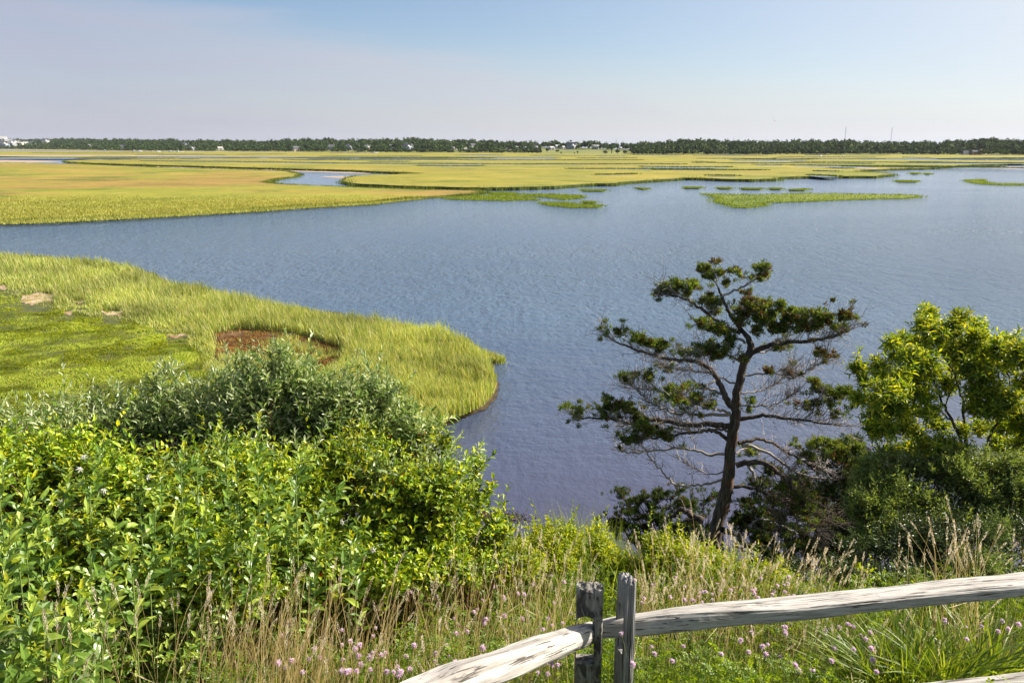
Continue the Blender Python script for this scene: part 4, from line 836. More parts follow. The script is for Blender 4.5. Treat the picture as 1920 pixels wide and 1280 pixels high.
LIMBS = [  # pixel path, width px start/end, depth offset at the tip (m), twigs, twig length, group of pads
    (Z1([(785, 430), (830, 410), (880, 395), (960, 385), (1050, 380), (1130, 360), (1165, 335)]), 11, 2.2, -.5, 60, .45,
     [(790, 335, 50, 25, .1), (830, 290, 50, 32, .1), (900, 285, 62, 38, .1), (970, 280, 62, 34, .15), (1040, 285, 60, 33, .3), (1110, 290, 55, 36, .45), (1155, 275, 38, 26, .7), (1000, 325, 85, 22, .3), (880, 330, 60, 24, .3), (840, 240, 34, 24, 0.05), (900, 235, 30, 18, .1), (1130, 335, 50, 18, .4)]),
    (Z1([(665, 205), (720, 180), (770, 155), (820, 120), (845, 95)]), 4.5, 1.5, .2, 14, .22, [(830, 92, 28, 20, .1), (850, 118, 18, 15, .8), (790, 128, 34, 14, .2), (745, 115, 26, 18, .3), (690, 150, 36, 16, .3), (715, 100, 18, 12, .6)]),
    (Z1([(655, 170), (640, 140), (640, 110), (646, 72)]), 3, 1, -.1, 8, .15, [(646, 70, 7, 5, 1), (655, 112, 20, 12, .3), (675, 160, 28, 14, .2)]),
    (Z1([(640, 145), (615, 118), (598, 98)]), 3, 1, .1, 8, .2, [(602, 88, 22, 14, .1), (585, 100, 12, 8, .5), (620, 128, 20, 12, .2)]),
    (Z1([(745, 350), (680, 320), (620, 280), (570, 240), (520, 215), (460, 200), (410, 175)]), 8, 2, .5, 46, .4, [(440, 165, 34, 20, .1), (415, 192, 22, 20, .3), (490, 160, 36, 20, .15), (540, 165, 34, 18, .2), (560, 150, 20, 12, .1), (600, 215, 30, 18, .1), (640, 230, 45, 22, .15), (640, 262, 40, 18, .3), (700, 235, 32, 18, .2), (470, 190, 50, 12, .4)]),
    (Z1([(700, 285), (740, 270), (775, 245), (790, 215)]), 4, 1.2, -.3, 14, .28, [(770, 240, 28, 18, .5), (775, 215, 14, 10, .9), (740, 265, 36, 18, .5), (745, 300, 40, 20, .35), (800, 262, 26, 14, .5)]),
    (Z1([(760, 390), (720, 365), (660, 350), (600, 335), (565, 318)]), 5, 1.5, -.6, 26, .35, [(590, 310, 34, 18, .1), (630, 328, 36, 18, .1), (670, 345, 40, 18, .15), (700, 372, 40, 12, .2)]),
    (Z1([(720, 650), (690, 620), (665, 570), (650, 530), (610, 485), (560, 462), (480, 455), (400, 440), (330, 420), (260, 390), (190, 350)]), 12, 2, .4, 90, .5,
     [(205, 338, 26, 12, .05), (183, 374, 7, 7, .2), (250, 345, 36, 15, .1), (290, 352, 30, 20, .1), (335, 372, 45, 24, .15), (385, 392, 42, 18, .2), (420, 395, 30, 22, .4), (430, 412, 40, 12, .2), (505, 430, 40, 16, .15), (560, 428, 34, 14, .2)]),
    (Z1([(760, 470), (720, 450), (680, 440), (620, 435), (560, 440)]), 5, 1.5, -.4, 36, .4, [(610, 420, 46, 22, .15), (670, 415, 52, 26, .2), (720, 430, 40, 24, .2), (755, 445, 34, 20, .2), (640, 445, 50, 12, .3)]),
    (Z1([(790, 430), (840, 425), (880, 410), (930, 395)]), 4, 1.2, .5, 16, .3, [(870, 408, 46, 14, .4), (905, 400, 24, 14, .6)]),
    (Z1([(640, 540), (600, 575), (580, 620), (560, 660), (545, 700)]), 4, 2, -.5, 22, .35, [(590, 640, 34, 14, .25), (628, 628, 14, 12, .3)]),
    (Z6([(1780, 560), (1700, 470), (1600, 420), (1480, 385), (1340, 385), (1180, 405), (1000, 415), (930, 400), (800, 390), (620, 375)]), 6, 1.2, .6, 60, .42, []),
    (Z6([(1000, 415), (930, 350), (900, 295)]), 2.5, 1.2, .6, 10, .2, [(275, 530, 28, 22, .1), (315, 522, 34, 22, .35), (370, 520, 28, 22, .2), (300, 550, 40, 12, .3)]),
    (Z6([(1750, 655), (1550, 670), (1350, 655), (1280, 640), (1180, 660), (1060, 610), (960, 560), (860, 510), (780, 420), (690, 350)]), 6, 1.0, -.6, 70, .42, []),
    (Z6([(1740, 640), (1640, 610), (1540, 590), (1400, 560), (1250, 520), (1120, 470)]), 5, 1.2, -1.0, 50, .45, [(520, 598, 56, 30, .1), (470, 575, 26, 16, .1), (490, 610, 50, 20, .1), (560, 620, 40, 20, .15), (520, 575, 30, 18, .1)]),
    (Z6([(1760, 790), (1690, 775), (1500, 758), (1300, 768), (1100, 735), (950, 720), (850, 740), (640, 735), (450, 700), (200, 690), (60, 660)]), 12, 1.8, .5, 90, .45,
     [(52, 645, 20, 14, .05), (85, 660, 34, 18, .1), (95, 688, 20, 14, .1), (150, 662, 40, 18, .15), (205, 640, 36, 26, .1), (208, 605, 14, 16, .1), (250, 640, 20, 24, .7), (285, 650, 40, 28, .2), (320, 645, 20, 30, .25), (330, 690, 34, 14, .5), (230, 680, 50, 12, .2)]),
    (Z6([(1720, 930), (1620, 852), (1520, 828), (1400, 845), (1250, 860), (1120, 890), (900, 905), (750, 915), (620, 940)]), 7, 1.6, -.5, 70, .42,
     [(290, 785, 32, 18, .1), (280, 770, 22, 16, .05), (330, 768, 44, 20, .15), (370, 740, 34, 18, .1), (410, 762, 46, 18, .3), (350, 720, 30, 14, .1), (450, 775, 30, 10, .3)]),
    (Z6([(1750, 850), (1650, 820), (1500, 830), (1380, 850), (1200, 800), (1050, 810), (900, 770), (700, 760), (560, 780)]), 5, 1.2, .9, 60, .4, [(380, 735, 30, 14, .2)]),
    (Z6([(1720, 1085), (1500, 1075), (1380, 1035), (1250, 1020), (1100, 1030), (900, 1045), (700, 1065), (590, 1045)]), 5.5, 1.0, .3, 50, .35, []),
    (Z7([(1190, 290), (1100, 325), (980, 345), (850, 355), (740, 350), (690, 300), (620, 230), (560, 160), (480, 60), (440, 0)]), 5, 1.2, -.4, 26, .22, []),
    (Z7([(1215, 205), (1100, 245), (950, 205), (850, 150), (740, 80)]), 3, .8, .5, 26, .25, []),
    (Z1([(740, 695), (800, 685), (860, 680), (920, 690), (1000, 700), (1080, 715), (1190, 720)]), 8, 1.6, -.5, 60, .42,
     [(1035, 545, 26, 20, .1), (1055, 570, 34, 20, .1), (1090, 585, 34, 24, .15), (1010, 598, 22, 22, .7), (990, 640, 24, 12, .7), (1130, 598, 36, 20, .15), (1165, 585, 30, 20, .05), (1060, 640, 24, 24, .2), (1110, 640, 46, 24, .15), (1160, 655, 46, 26, .15), (1210, 620, 26, 30, .1)]),
    (Z1([(1000, 700), (1030, 660), (1050, 620), (1080, 590)]), 3, 1.5, -.6, 16, .25, []),
    (Z1([(735, 790), (800, 775), (870, 790), (920, 820), (970, 850), (1030, 880), (1100, 900)]), 7, 1.5, .3, 50, .4, [(1030, 800, 36, 20, .1), (1070, 785, 40, 24, .1), (1010, 840, 30, 16, .2), (1180, 775, 34, 20, .1)]),
    (Z1([(750, 800), (820, 815), (900, 860), (960, 905), (1040, 930), (1130, 930), (1200, 900)]), 6, 1.5, -.3, 50, .4, [(1100, 805, 54, 26, .15), (1150, 830, 54, 26, .3), (1210, 820, 40, 30, .15), (1190, 870, 50, 26, .1), (1230, 900, 40, 26, .1)]),
    (Z1([(725, 880), (800, 865), (860, 880), (920, 930), (960, 980), (1000, 1040), (1020, 1100), (1050, 1150)]), 11, 3, -.9, 120, .5, [(960, 1000, 60, 24, .1), (1000, 1050, 50, 24, .1), (900, 960, 40, 16, .1)]),
    (Z1([(715, 965), (770, 965), (830, 985), (880, 1010), (950, 1030), (1050, 1080), (1110, 1100)]), 7, 2, -.4, 120, .5, [(1040, 1090, 60, 24, .1), (850, 1010, 40, 20, .1)]),
    (Z1([(830, 985), (850, 1030), (880, 1080), (900, 1130)]), 4, 2, -.8, 60, .4, []),
    (Z1([(770, 870), (790, 905), (800, 945)]), 6, 5, -.2, 4, .2, []),
    (Z1([(760, 520), (840, 512), (900, 515), (960, 522), (1030, 495), (1090, 450)]), 3.5, .8, -.4, 60, .42, [(1045, 440, 10, 8, .9), (1075, 432, 12, 7, 1), (1090, 446, 6, 4, 1), (855, 505, 18, 14, .7), (930, 505, 20, 8, .9)]),
    (Z1([(745, 590), (800, 585), (860, 560), (930, 520), (960, 480)]), 3.5, .8, .5, 50, .4, []),
    (Z1([(735, 640), (790, 640), (860, 640), (920, 615), (960, 590)]), 3.5, .8, -.2, 46, .36, [(775, 625, 26, 26, .15), (760, 650, 22, 20, .2)]),
    (Z1([(750, 560), (700, 545), (640, 520), (560, 500), (480, 495), (430, 480)]), 4, .8, .5, 70, .4, [(450, 498, 22, 11, .1)]),
    (Z1([(725, 830), (760, 815), (800, 830), (830, 860)]), 3, 1, .4, 10, .3, [(765, 815, 26, 16, .1), (790, 835, 22, 10, .2)]),
]
TRUNK = Z1([(596, 1420), (628, 1250), (640, 1180), (655, 1100), (675, 1020), (690, 960), (700, 850), (715, 740), (722, 690), (725, 650), (730, 590), (745, 520), (765, 460), (785, 420), (775, 370), (740, 330), (705, 280), (685, 240), (668, 200), (655, 170)])
TW = [68, 64, 60, 56, 54, 51, 44, 46, 42, 36, 32, 29, 28, 30, 22, 17, 14, 12, 10, 8]
def cedar_tree():
    bx, by = TRUNK[1]; P0 = atY(bx, by, CY); t = empty('windswept_cedar', P0)
    tag(t, 'tall windswept cedar with a leaning dark trunk and flat foliage pads, rising against the water', 'tree')
    m = CY / FPX * 1.0
    tp = smooth_path(atY(*np.array(TRUNK).T, np.full(len(TRUNK), CY)), 4, .006); tr = np.interp(np.linspace(0, 1, len(tp)), np.linspace(0, 1, len(TW)), TW) / 2.1333 / 2 * m * 1.0
    g = Geo(); sides = 14; g.tubes(tp, tr, sides)
    V = g.v[0]; k = np.arange(len(V)) % sides; zz = np.arange(len(V)) // sides; ctr = np.repeat(tp, sides, 0)
    V[:] = ctr + (V - ctr) * (1 + .13 * np.sin(k * 2.7 + zz * .13) + .06 * rng.normal(0, 1, len(V)))[:, None]
    g.build('trunk', M_cbark, t, True)
    for li, (pp, w0, w1, dep, nt_, tl, pads) in enumerate(LIMBS):
        pp = np.array(pp); s = np.concatenate([[0], np.cumsum(np.linalg.norm(np.diff(pp, axis=0), axis=1))]); s /= s[-1]
        first = CY
        Yp = CY + dep * s ** 1.2
        if li in (12,): Yp = CY + .3 + .1 * s
        if li == 22: Yp = CY - .36 - .25 * s
        P = smooth_path(atY(pp[:, 0], pp[:, 1], Yp), 4, .010); r_ = np.interp(np.linspace(0, 1, len(P)), [0, .5, 1], [w0, (w0 + w1) * .52, w1 * 1.1]) / 2 * m * 1.15
        g = Geo(); g.tubes(P, r_, 7); br = g.build('branch', M_cbark if w0 > 6 else M_twig, t, True)
        g = Geo(); tips = twigs_on(g, P, r_, int(nt_ * 1.0), tl, 100 + li)
        F = Geo()
        for pi, (zx, zy, rx, ry, rust) in enumerate(pads):
            px, py = Z1([(zx, zy)])[0]; i = np.argmin(np.linalg.norm(pp - np.array([px, py]), axis=1)); Y = Yp[i] + .06 * rng.normal()
            c = atY(px, py, Y); rxm = rx / 2.1333 * m; rym = ry / 2.1333 * m
            n = int(rx * ry * .115) + 10
            near_ = tips[np.linalg.norm((tips - c) * np.array([1, .5, 1.6]), axis=1) < rxm * 1.9 + .08]
            for k_, tp_ in enumerate(near_[:4]): cedar_pad(F, g, tp_,   .030, .030, .018, 5, 7000 + li * 40 + k_, .02 + .7 * rust, True)
            cedar_pad(F, g, c, rxm, max(rxm * .9, .12), rym * .95, n, 1000 + li * 20 + pi, .02 + .75 * rust)
        if nt_: g.build('twigs', M_cbark if li in (24, 25, 26, 27) else M_twig, t)
        if pads: F.build('foliage', [M_cedar, M_cedrust], t)
cedar_tree()

def cedar_shrub(name, base_px, Yb, pads, lab, cat, nstem=6, rust=.1, dens=.10, group=None):
    """low juniper-like shrub: pads given as (px,py,rx,ry,Y)"""
    b = atY(base_px[0], base_px[1], Yb); b[2] = float(hill(b[0], b[1])) - .05; t = empty(name, b); tag(t, lab, cat, group)
    F, T = Geo(), Geo()
    G = Geo(); cs = []
    for i, (px, py, rx, ry, Y) in enumerate(pads):
        m = Y / FPX; c = atY(px, py, Y); cs.append(c)
        cedar_pad(F, T, c, rx * m, rx * m * .9, ry * m, int(rx * ry * dens * 6.2) + 24, 3000 + i + int(base_px[0]), rust)
        mid = (b + c) / 2 + rng.normal(0, .12, 3) - np.array([0, 0, .15]); P = smooth_path([b, mid, c], 5, .012); G.tubes(P, np.linspace(.035, .008, len(P)), 5)
        twigs_on(T, P, None, 9, .45, 50 + i, .3)
    G.build('stem', M_cbark, t, True); T.build('twigs', M_cbark, t); F.build('foliage', [M_cedshade, M_cedrust], t)  # twigs take the darker bark colour to paint in the shade on them
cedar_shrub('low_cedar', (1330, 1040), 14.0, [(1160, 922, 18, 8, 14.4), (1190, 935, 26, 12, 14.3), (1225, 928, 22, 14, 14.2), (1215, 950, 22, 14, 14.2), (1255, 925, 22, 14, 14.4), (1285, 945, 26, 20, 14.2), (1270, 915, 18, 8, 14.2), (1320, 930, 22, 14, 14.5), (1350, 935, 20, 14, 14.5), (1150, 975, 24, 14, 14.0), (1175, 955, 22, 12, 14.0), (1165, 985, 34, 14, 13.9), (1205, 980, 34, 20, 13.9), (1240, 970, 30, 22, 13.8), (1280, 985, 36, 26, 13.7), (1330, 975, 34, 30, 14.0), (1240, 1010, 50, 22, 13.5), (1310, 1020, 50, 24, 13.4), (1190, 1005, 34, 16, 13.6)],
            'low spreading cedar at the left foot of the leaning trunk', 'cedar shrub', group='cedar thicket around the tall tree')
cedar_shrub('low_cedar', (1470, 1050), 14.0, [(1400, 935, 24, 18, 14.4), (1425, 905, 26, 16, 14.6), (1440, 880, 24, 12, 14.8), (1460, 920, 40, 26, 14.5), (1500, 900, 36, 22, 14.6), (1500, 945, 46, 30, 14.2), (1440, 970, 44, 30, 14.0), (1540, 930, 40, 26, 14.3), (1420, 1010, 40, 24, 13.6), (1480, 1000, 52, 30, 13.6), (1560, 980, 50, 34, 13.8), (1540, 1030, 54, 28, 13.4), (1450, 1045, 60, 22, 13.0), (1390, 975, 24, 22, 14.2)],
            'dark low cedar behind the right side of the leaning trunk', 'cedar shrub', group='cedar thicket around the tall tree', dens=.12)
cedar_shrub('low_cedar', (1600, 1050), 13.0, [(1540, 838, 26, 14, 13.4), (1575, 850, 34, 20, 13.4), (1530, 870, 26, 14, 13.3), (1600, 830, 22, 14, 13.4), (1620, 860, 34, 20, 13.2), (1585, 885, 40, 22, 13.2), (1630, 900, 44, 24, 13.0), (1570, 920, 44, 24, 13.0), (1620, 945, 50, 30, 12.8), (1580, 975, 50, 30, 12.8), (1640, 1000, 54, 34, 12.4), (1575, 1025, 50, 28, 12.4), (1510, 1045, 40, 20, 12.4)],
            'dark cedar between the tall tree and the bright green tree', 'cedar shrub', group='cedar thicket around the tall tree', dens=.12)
# dead wood lying round the foot of the tree
M_dead = cedar_bark('silvered dead wood', (.07, .065, .065), (.17, .165, .165), (.30, .29, .28))
def dead(name, paths, Y, lab, mat):
    P0 = atY(paths[0][0][0][0], paths[0][0][0][1], Y); t = empty(name, P0); tag(t, lab, 'dead wood')
    for i, (pp, w0, w1) in enumerate(paths):
        pp = np.array(pp); P = smooth_path(atY(pp[:, 0], pp[:, 1], Y + .1 * np.arange(len(pp))), 5, .012); g = Geo(); g.tubes(P, np.linspace(w0, w1, len(P)) / 2 * Y / FPX, 8); g.build('log' if i == 0 else 'snag', mat, t, True)
dead('dead_branch', [(Z7([(1000, 690), (920, 650), (860, 610), (800, 580), (740, 620), (680, 670), (640, 690)]), 15, 6), (Z7([(840, 600), (825, 560), (800, 510), (770, 478)]), 4, 2), (Z7([(900, 680), (840, 685), (800, 705), (760, 745)]), 6, 2), (Z7([(750, 505), (700, 550), (650, 550), (615, 548)]), 3, 1.5)], 12.6, 'bent brown dead branch reaching left from the foot of the cedar', M_cbark)
dead('dead_branch', [(Z7([(1180, 770), (1260, 800), (1330, 820), (1380, 870), (1400, 930), (1430, 980)]), 13, 8), (Z7([(1430, 740), (1500, 690), (1580, 670), (1680, 710), (1790, 750), (1900, 810)]), 5, 2.5), (Z7([(1300, 900), (1380, 960), (1500, 1000), (1560, 1010)]), 10, 5)], 11.6, 'silver grey dead limb fallen on the right of the cedar trunk', M_dead)

# ------------------------------------------------------------------ leafy shrubs of the bluff
def shoots(G, T, S0, A, Ls, nl, ll, lw, spread=.85, wob=.15, up=.0, mi=0, r0=.0022, bend=.15, taper=True):
    """leafy shoots: S0 (n,3) starts, A directions, Ls lengths, nl leaves each"""
    n = len(S0)
    if n == 0: return
    A = unit(A); Ls = np.broadcast_to(Ls, (n,)).astype(float); bd = rng.normal(0, bend, (n, 3)) + np.array([0, 0, up])
    ts = np.linspace(0, 1, 4); pth = S0[:, None] + A[:, None] * (ts[None, :, None] * Ls[:, None, None]) + bd[:, None] * (ts[None, :, None] ** 2 * Ls[:, None, None])
    T.tubes(pth, np.broadcast_to(np.linspace(r0, r0 * .4, 4), (n, 4)), 3)
    t = (np.arange(nl) + .5) / nl; tt = np.clip(np.broadcast_to(t, (n, nl)) + rng.uniform(-.3, .3, (n, nl)) / nl, .02, 1)
    P = S0[:, None] + A[:, None] * (tt[..., None] * Ls[:, None, None]) + bd[:, None] * (tt[..., None] ** 2 * Ls[:, None, None])
    Ax = unit(A[:, None] + 2 * bd[:, None] * tt[..., None]); u, v = vperp(A); ang = np.arange(nl)[None] * 2.4 + rng.uniform(0, 6.28, (n, 1)) + rng.normal(0, .3, (n, nl))
    rad = u[:, None] * np.cos(ang)[..., None] + v[:, None] * np.sin(ang)[..., None]
    sp = spread * (1.15 - .55 * tt[..., None]); D = unit(Ax * (1.05 - sp * .6) + rad * sp + rng.normal(0, wob, (n, nl, 3)))
    Nn = unit(Ax * 1.0 - rad * .35 + np.array([0, 0, .35]) + rng.normal(0, wob, (n, nl, 3)))
    sz = rng.uniform(.7, 1.15, (n, nl)) * (np.interp(tt, [0, .4, .8, 1], [.8, 1.05, .9, .5]) if taper else 1.0)
    G.leaves(P.reshape(-1, 3), D.reshape(-1, 3), Nn.reshape(-1, 3), (ll * sz).ravel(), (lw * sz).ravel(), .12, mi)
M_silver = leafmat('silver shrub leaves', [(0, (.10, .18, .035)), (.5, (.21, .30, .08)), (1, (.56, .60, .34))], .38, .36, back=(.66, .70, .48), tint=(1.5, 1.5, .7), spec=.5)
M_honey = leafmat('bright shrub leaves', [(0, (.045, .10, .010)), (.45, (.17, .29, .020)), (.8, (.36, .46, .032)), (1, (.58, .60, .07))], .38, .42, tint=(1.9, 1.55, .35), vary=.42, vscale=1.6, spec=.4)
M_big = leafmat('large green leaves', [(0, (.07, .14, .022)), (.55, (.20, .32, .050)), (1, (.40, .48, .08))], .36, .36, back=(.30, .38, .20), tint=(1.8, 1.6, .4), spec=.45)
M_rose = leafmat('yellow green leaves', [(0, (.16, .25, .015)), (.5, (.30, .38, .022)), (1, (.48, .48, .04))], .48, .45, tint=(1.7, 1.45, .3), vary=.2, vscale=2.0, spec=.35)
M_cherry = leafmat('cherry leaves', [(0, (.08, .16, .025)), (.45, (.18, .27, .032)), (.8, (.40, .46, .05)), (1, (.56, .54, .07))], .42, .42, tint=(1.7, 1.45, .35), vary=.3, vscale=1.6, spec=.4)
M_bay = leafmat('grey green leaves', [(0, (.08, .13, .035)), (.5, (.19, .28, .06)), (1, (.40, .46, .13))], .36, .42, back=(.30, .34, .18), vary=.25, vscale=2, spec=.35)
M_dkshade = leafmat('shade darkened shrub leaves', [(0, (.03, .055, .018)), (.6, (.06, .10, .028)), (1, (.12, .17, .05))], .2, .4, vary=.25, vscale=2, spec=.4)  # leaf colour darkened to stand for the shade behind the right hand rail
M_stem = plain('brown stems', (.16, .09, .05), .7, .3, 20)
M_gstem = plain('green stems', (.20, .26, .07), .7, .3, 20)
M_berry = plain('red berries', (.60, .012, .012), .3, .1, 5, spec=.5)
def ell_pts(ells, dens, shell=.45, camside=.25):
    P, D, W, RR = [], [], [], []
    for (px, py, rx, ry, Y) in ells:
        n = int(rx * ry * dens * .012); m = Y / FPX; c = atY(px, py, Y)
        q = rng.normal(0, 1, (n, 3)); q[:, 2] += .35; q[:, 1] -= camside; q = unit(q); r = (shell + (1 - shell) * rng.random((n, 1)) ** .6) * (.72 + .62 * fbm(q[:, :1] * 3.1 + px * .01 + 20, q[:, 2:] * 3.1 + py * .013 + 20, 3))
        P.append(c + q * r * np.array([rx * m, (rx + ry) * .5 * m, ry * m])); D.append(q)
    P = np.concatenate(P); D = np.concatenate(D); C0 = [(atY(e[0], e[1], e[4]), e[2] * e[4] / FPX, (e[2] + e[3]) * .5 * e[4] / FPX, e[3] * e[4] / FPX) for e in ells]
    dd = np.min([np.linalg.norm((P - c) / np.array([a, b, d]), axis=1) for c, a, b, d in C0], axis=0); return P, D, dd
def shrub(name, ells, mat, lab, cat, dens=9, nl=9, Ls=.18, ll=.04, lw=.019, spread=.85, stems=40, berries=0, smat=None, up=.6, group=None, extra=None, bend=.15, shell=.45, wild=0):
    c = np.array([atY(e[0], e[1], e[4]) for e in ells]); b = c.mean(0); b[2] = float(hill(b[0], b[1])) - .05
    t = empty(name, b); tag(t, lab, cat, group); F, T = Geo(), Geo()
    P, q, dd = ell_pts(ells, dens, shell); n = len(P); gz = hill(P[:, 0], P[:, 1]); keep = (P[:, 2] > gz + .03) & (fbm(P[:, 0] * 4.5 + 30, P[:, 2] * 4.5 + P[:, 1] * 2 + 30, 2) + rng.normal(0, .05, n) > np.where(dd > .62, .485, .30)); P, q = P[keep], q[keep]; n = len(P)
    A = q * .8 + np.array([0, 0, up]) + rng.normal(0, .35, (n, 3)); L_ = Ls * rng.uniform(.6, 1.3, n)
    shoots(F, T, P - unit(A) * (L_ * .6)[:, None], A, L_, nl, ll, lw, spread, bend=bend)
    if wild:
        up_ = np.nonzero(q[:, 2] > .25)[0]; k = rng.choice(up_, min(wild, len(up_)), False); A = q[k] * .35 + np.array([0, 0, .9]) + rng.normal(0, .28, (len(k), 3)); Lw = rng.uniform(.18, .42, len(k))
        shoots(F, T, P[k], A, Lw, 14, ll * 1.05, lw, spread * .9, bend=.12)
    if extra:        # long shoots standing out of the crown: (px0,py0,px1,py1,Y)
        for (x0, y0, x1, y1, Y) in extra:
            a = atY(x0, y0, Y + .1); e = atY(x1, y1, Y + rng.uniform(-.1, .2)); ln = np.linalg.norm(e - a); sub = 7
            pp = smooth_path([a, (a + e) / 2 + rng.normal(0, .04, 3), e], 6); T.tubes(pp, np.linspace(.004, .0015, len(pp)), 4)
            shoots(F, T, a[None], (e - a)[None], ln, max(6, int(ln / .020)), ll * 1.15, lw * 1.1, .75, bend=.0)
            k = rng.integers(2, len(pp) - 2, sub); s0 = pp[k]; shoots(F, T, s0, (e - a)[None] / ln + rng.normal(0, .55, (sub, 3)), .15 * rng.uniform(.6, 1.3, sub), 9, ll, lw, .8)
    k = rng.integers(0, n, stems); e = P[k]; r_ = rng.normal(0, .35, (stems, 3)); s0 = b + r_ * np.array([1, 1, 0]) * np.ptp(P[:, 0]) * .35; s0[:, 2] = hill(s0[:, 0], s0[:, 1])
    mid = s0 * .5 + e * .5 + np.array([0, 0, .15]) + rng.normal(0, .06, (stems, 3)); ts = np.linspace(0, 1, 7)[None, :, None]
    pth = s0[:, None] * (1 - ts) ** 2 + mid[:, None] * 2 * ts * (1 - ts) + e[:, None] * ts ** 2
    T.tubes(pth, np.broadcast_to(np.linspace(.010, .003, 7), (stems, 7)), 5)
    T.build('stem', smat or M_stem, t); F.build('foliage', mat, t)
    if berries:
        B = Geo(); k = rng.integers(0, n, berries); c = P[k]; c = c + q[k] * .05
        v = np.array([(0, 0, 1), (1, 0, 0), (0, 1, 0), (-1, 0, 0), (0, -1, 0), (0, 0, -1)], float) * .0055
        for j in range(3):
            B.inst((c + rng.normal(0, .008, c.shape))[:, None] + v[None], [[(0, 1, 2), (0, 2, 3), (0, 3, 4), (0, 4, 1), (5, 2, 1), (5, 3, 2), (5, 4, 3), (5, 1, 4)]])
        B.build('berries', M_berry, t, True)
GL = 'leafy shrubs covering the left bluff'
sil = dict(dens=4.0, nl=12, Ls=.32, ll=.074, lw=.026, spread=.72, up=.85, bend=.2, shell=.25, wild=26)
shrub('silverleaf_shrub', [(520, 790, 120, 110, 6.0), (640, 800, 120, 95, 6.0), (420, 810, 110, 100, 6.0), (560, 730, 70, 50, 6.0), (620, 760, 90, 55, 5.9), (480, 735, 60, 50, 6.1), (560, 860, 70, 34, 5.2), (430, 860, 60, 30, 5.3)], M_silver, 'tall silvery leaved shrub whose shoots stand highest against the muddy pan', 'shrub', group=GL, berries=10, stems=70,
      extra=[(510, 760, 508, 642, 6.0), (400, 790, 300, 672, 5.9), (400, 800, 292, 720, 5.9), (450, 760, 402, 690, 6.1), (470, 740, 440, 662, 6.0), (560, 740, 572, 688, 6.0), (530, 740, 470, 650, 6.0), (520, 700, 524, 660, 5.9), (600, 760, 618, 705, 6.0), (650, 760, 660, 712, 6.0), (420, 830, 350, 700, 6.0), (440, 780, 372, 715, 6.0), (540, 720, 545, 668, 6.0), (480, 760, 462, 700, 6.0)], **sil)
shrub('silverleaf_shrub', [(740, 830, 90, 90, 5.9), (800, 870, 60, 80, 5.9), (700, 780, 70, 55, 5.9), (790, 820, 40, 30, 5.8), (720, 900, 70, 40, 5.0), (820, 920, 40, 34, 5.1)], M_silver, 'silvery leaved shrub leaning out over the water below the marsh point', 'shrub', group=GL, berries=26, stems=40,
      extra=[(740, 790, 748, 718, 5.9), (720, 780, 690, 715, 5.9), (790, 830, 832, 782, 5.8), (800, 850, 838, 828, 5.8), (760, 800, 775, 750, 5.9), (840, 900, 893, 868, 5.6), (820, 900, 895, 880, 5.6)], **sil)
shrub('silverleaf_shrub', [(280, 820, 110, 75, 6.0), (180, 830, 100, 65, 6.0), (320, 780, 50, 40, 6.0)], M_silver, 'silvery leaved shrub with low rounded top in front of the swirled hay', 'shrub', group=GL, berries=12, stems=50,
      extra=[(260, 800, 248, 765, 6.0), (200, 800, 165, 740, 6.0), (190, 800, 185, 728, 6.0), (300, 780, 288, 705, 6.0), (320, 790, 275, 722, 6.0), (140, 800, 120, 735, 5.9), (110, 810, 112, 732, 5.8), (230, 790, 222, 748, 6.0), (90, 820, 75, 765, 5.8)], **sil)
shrub('silverleaf_shrub', [(30, 850, 100, 60, 5.6), (90, 850, 70, 50, 5.6), (-60, 850, 80, 60, 5.6)], M_silver, 'silvery leaved shrub at the left edge of the frame', 'shrub', group=GL, stems=30, extra=[(20, 830, 10, 770, 5.6), (60, 830, 78, 768, 5.6), (-20, 830, -10, 760, 5.6)], **sil)
hon = dict(dens=6.4, nl=10, Ls=.24, ll=.058, lw=.030, spread=.9, up=.6, bend=.2, shell=.3, wild=26)
shrub('honeysuckle', [(720, 930, 150, 95, 5.0), (640, 980, 130, 90, 4.8), (800, 960, 100, 80, 5.0), (620, 880, 100, 60, 5.2), (760, 1010, 110, 60, 4.9), (700, 840, 70, 34, 5.6), (560, 850, 60, 26, 5.7), (665, 925, 60, 44, 5.3)], M_honey, 'dense bright green honeysuckle with scattered red berries under the silvery shrubs', 'honeysuckle', group=GL, berries=34, stems=60, **hon)
shrub('honeysuckle', [(880, 1000, 75, 75, 5.1), (930, 1020, 50, 45, 5.2), (840, 1050, 90, 50, 4.9), (880, 960, 45, 40, 5.2)], M_honey, 'honeysuckle at the right end of the thicket with one arching sprig over the cove', 'honeysuckle', group=GL, berries=4, stems=30,
      extra=[(890, 960, 930, 905, 5.0), (900, 950, 915, 925, 5.0), (835, 860, 842, 822, 5.4), (880, 930, 895, 870, 5.2), (930, 1010, 945, 975, 5.2), (830, 900, 838, 850, 5.4)], **hon)
shrub('honeysuckle', [(480, 950, 140, 90, 4.8), (420, 900, 120, 60, 5.0), (540, 1040, 120, 70, 4.5), (700, 1060, 120, 50, 4.6)], M_honey, 'honeysuckle in the heart of the thicket behind the large leaved stems', 'honeysuckle', group=GL, berries=14, stems=50, **hon)
shrub('honeysuckle', [(230, 930, 140, 80, 4.6), (100, 890, 120, 70, 4.8), (-20, 900, 100, 80, 4.6), (300, 1000, 120, 80, 4.3)], M_honey, 'honeysuckle spreading across the left of the thicket with pale flowers', 'honeysuckle', group=GL, berries=6, stems=60, **hon)
shrub('honeysuckle', [(160, 1060, 150, 100, 4.0), (20, 1050, 110, 100, 3.9), (300, 1120, 120, 90, 3.9), (420, 1090, 110, 70, 4.1)], M_honey, 'honeysuckle low on the left in the shade of the big leaved stems', 'honeysuckle', group=GL, stems=40, **{**hon, 'dens': 7})
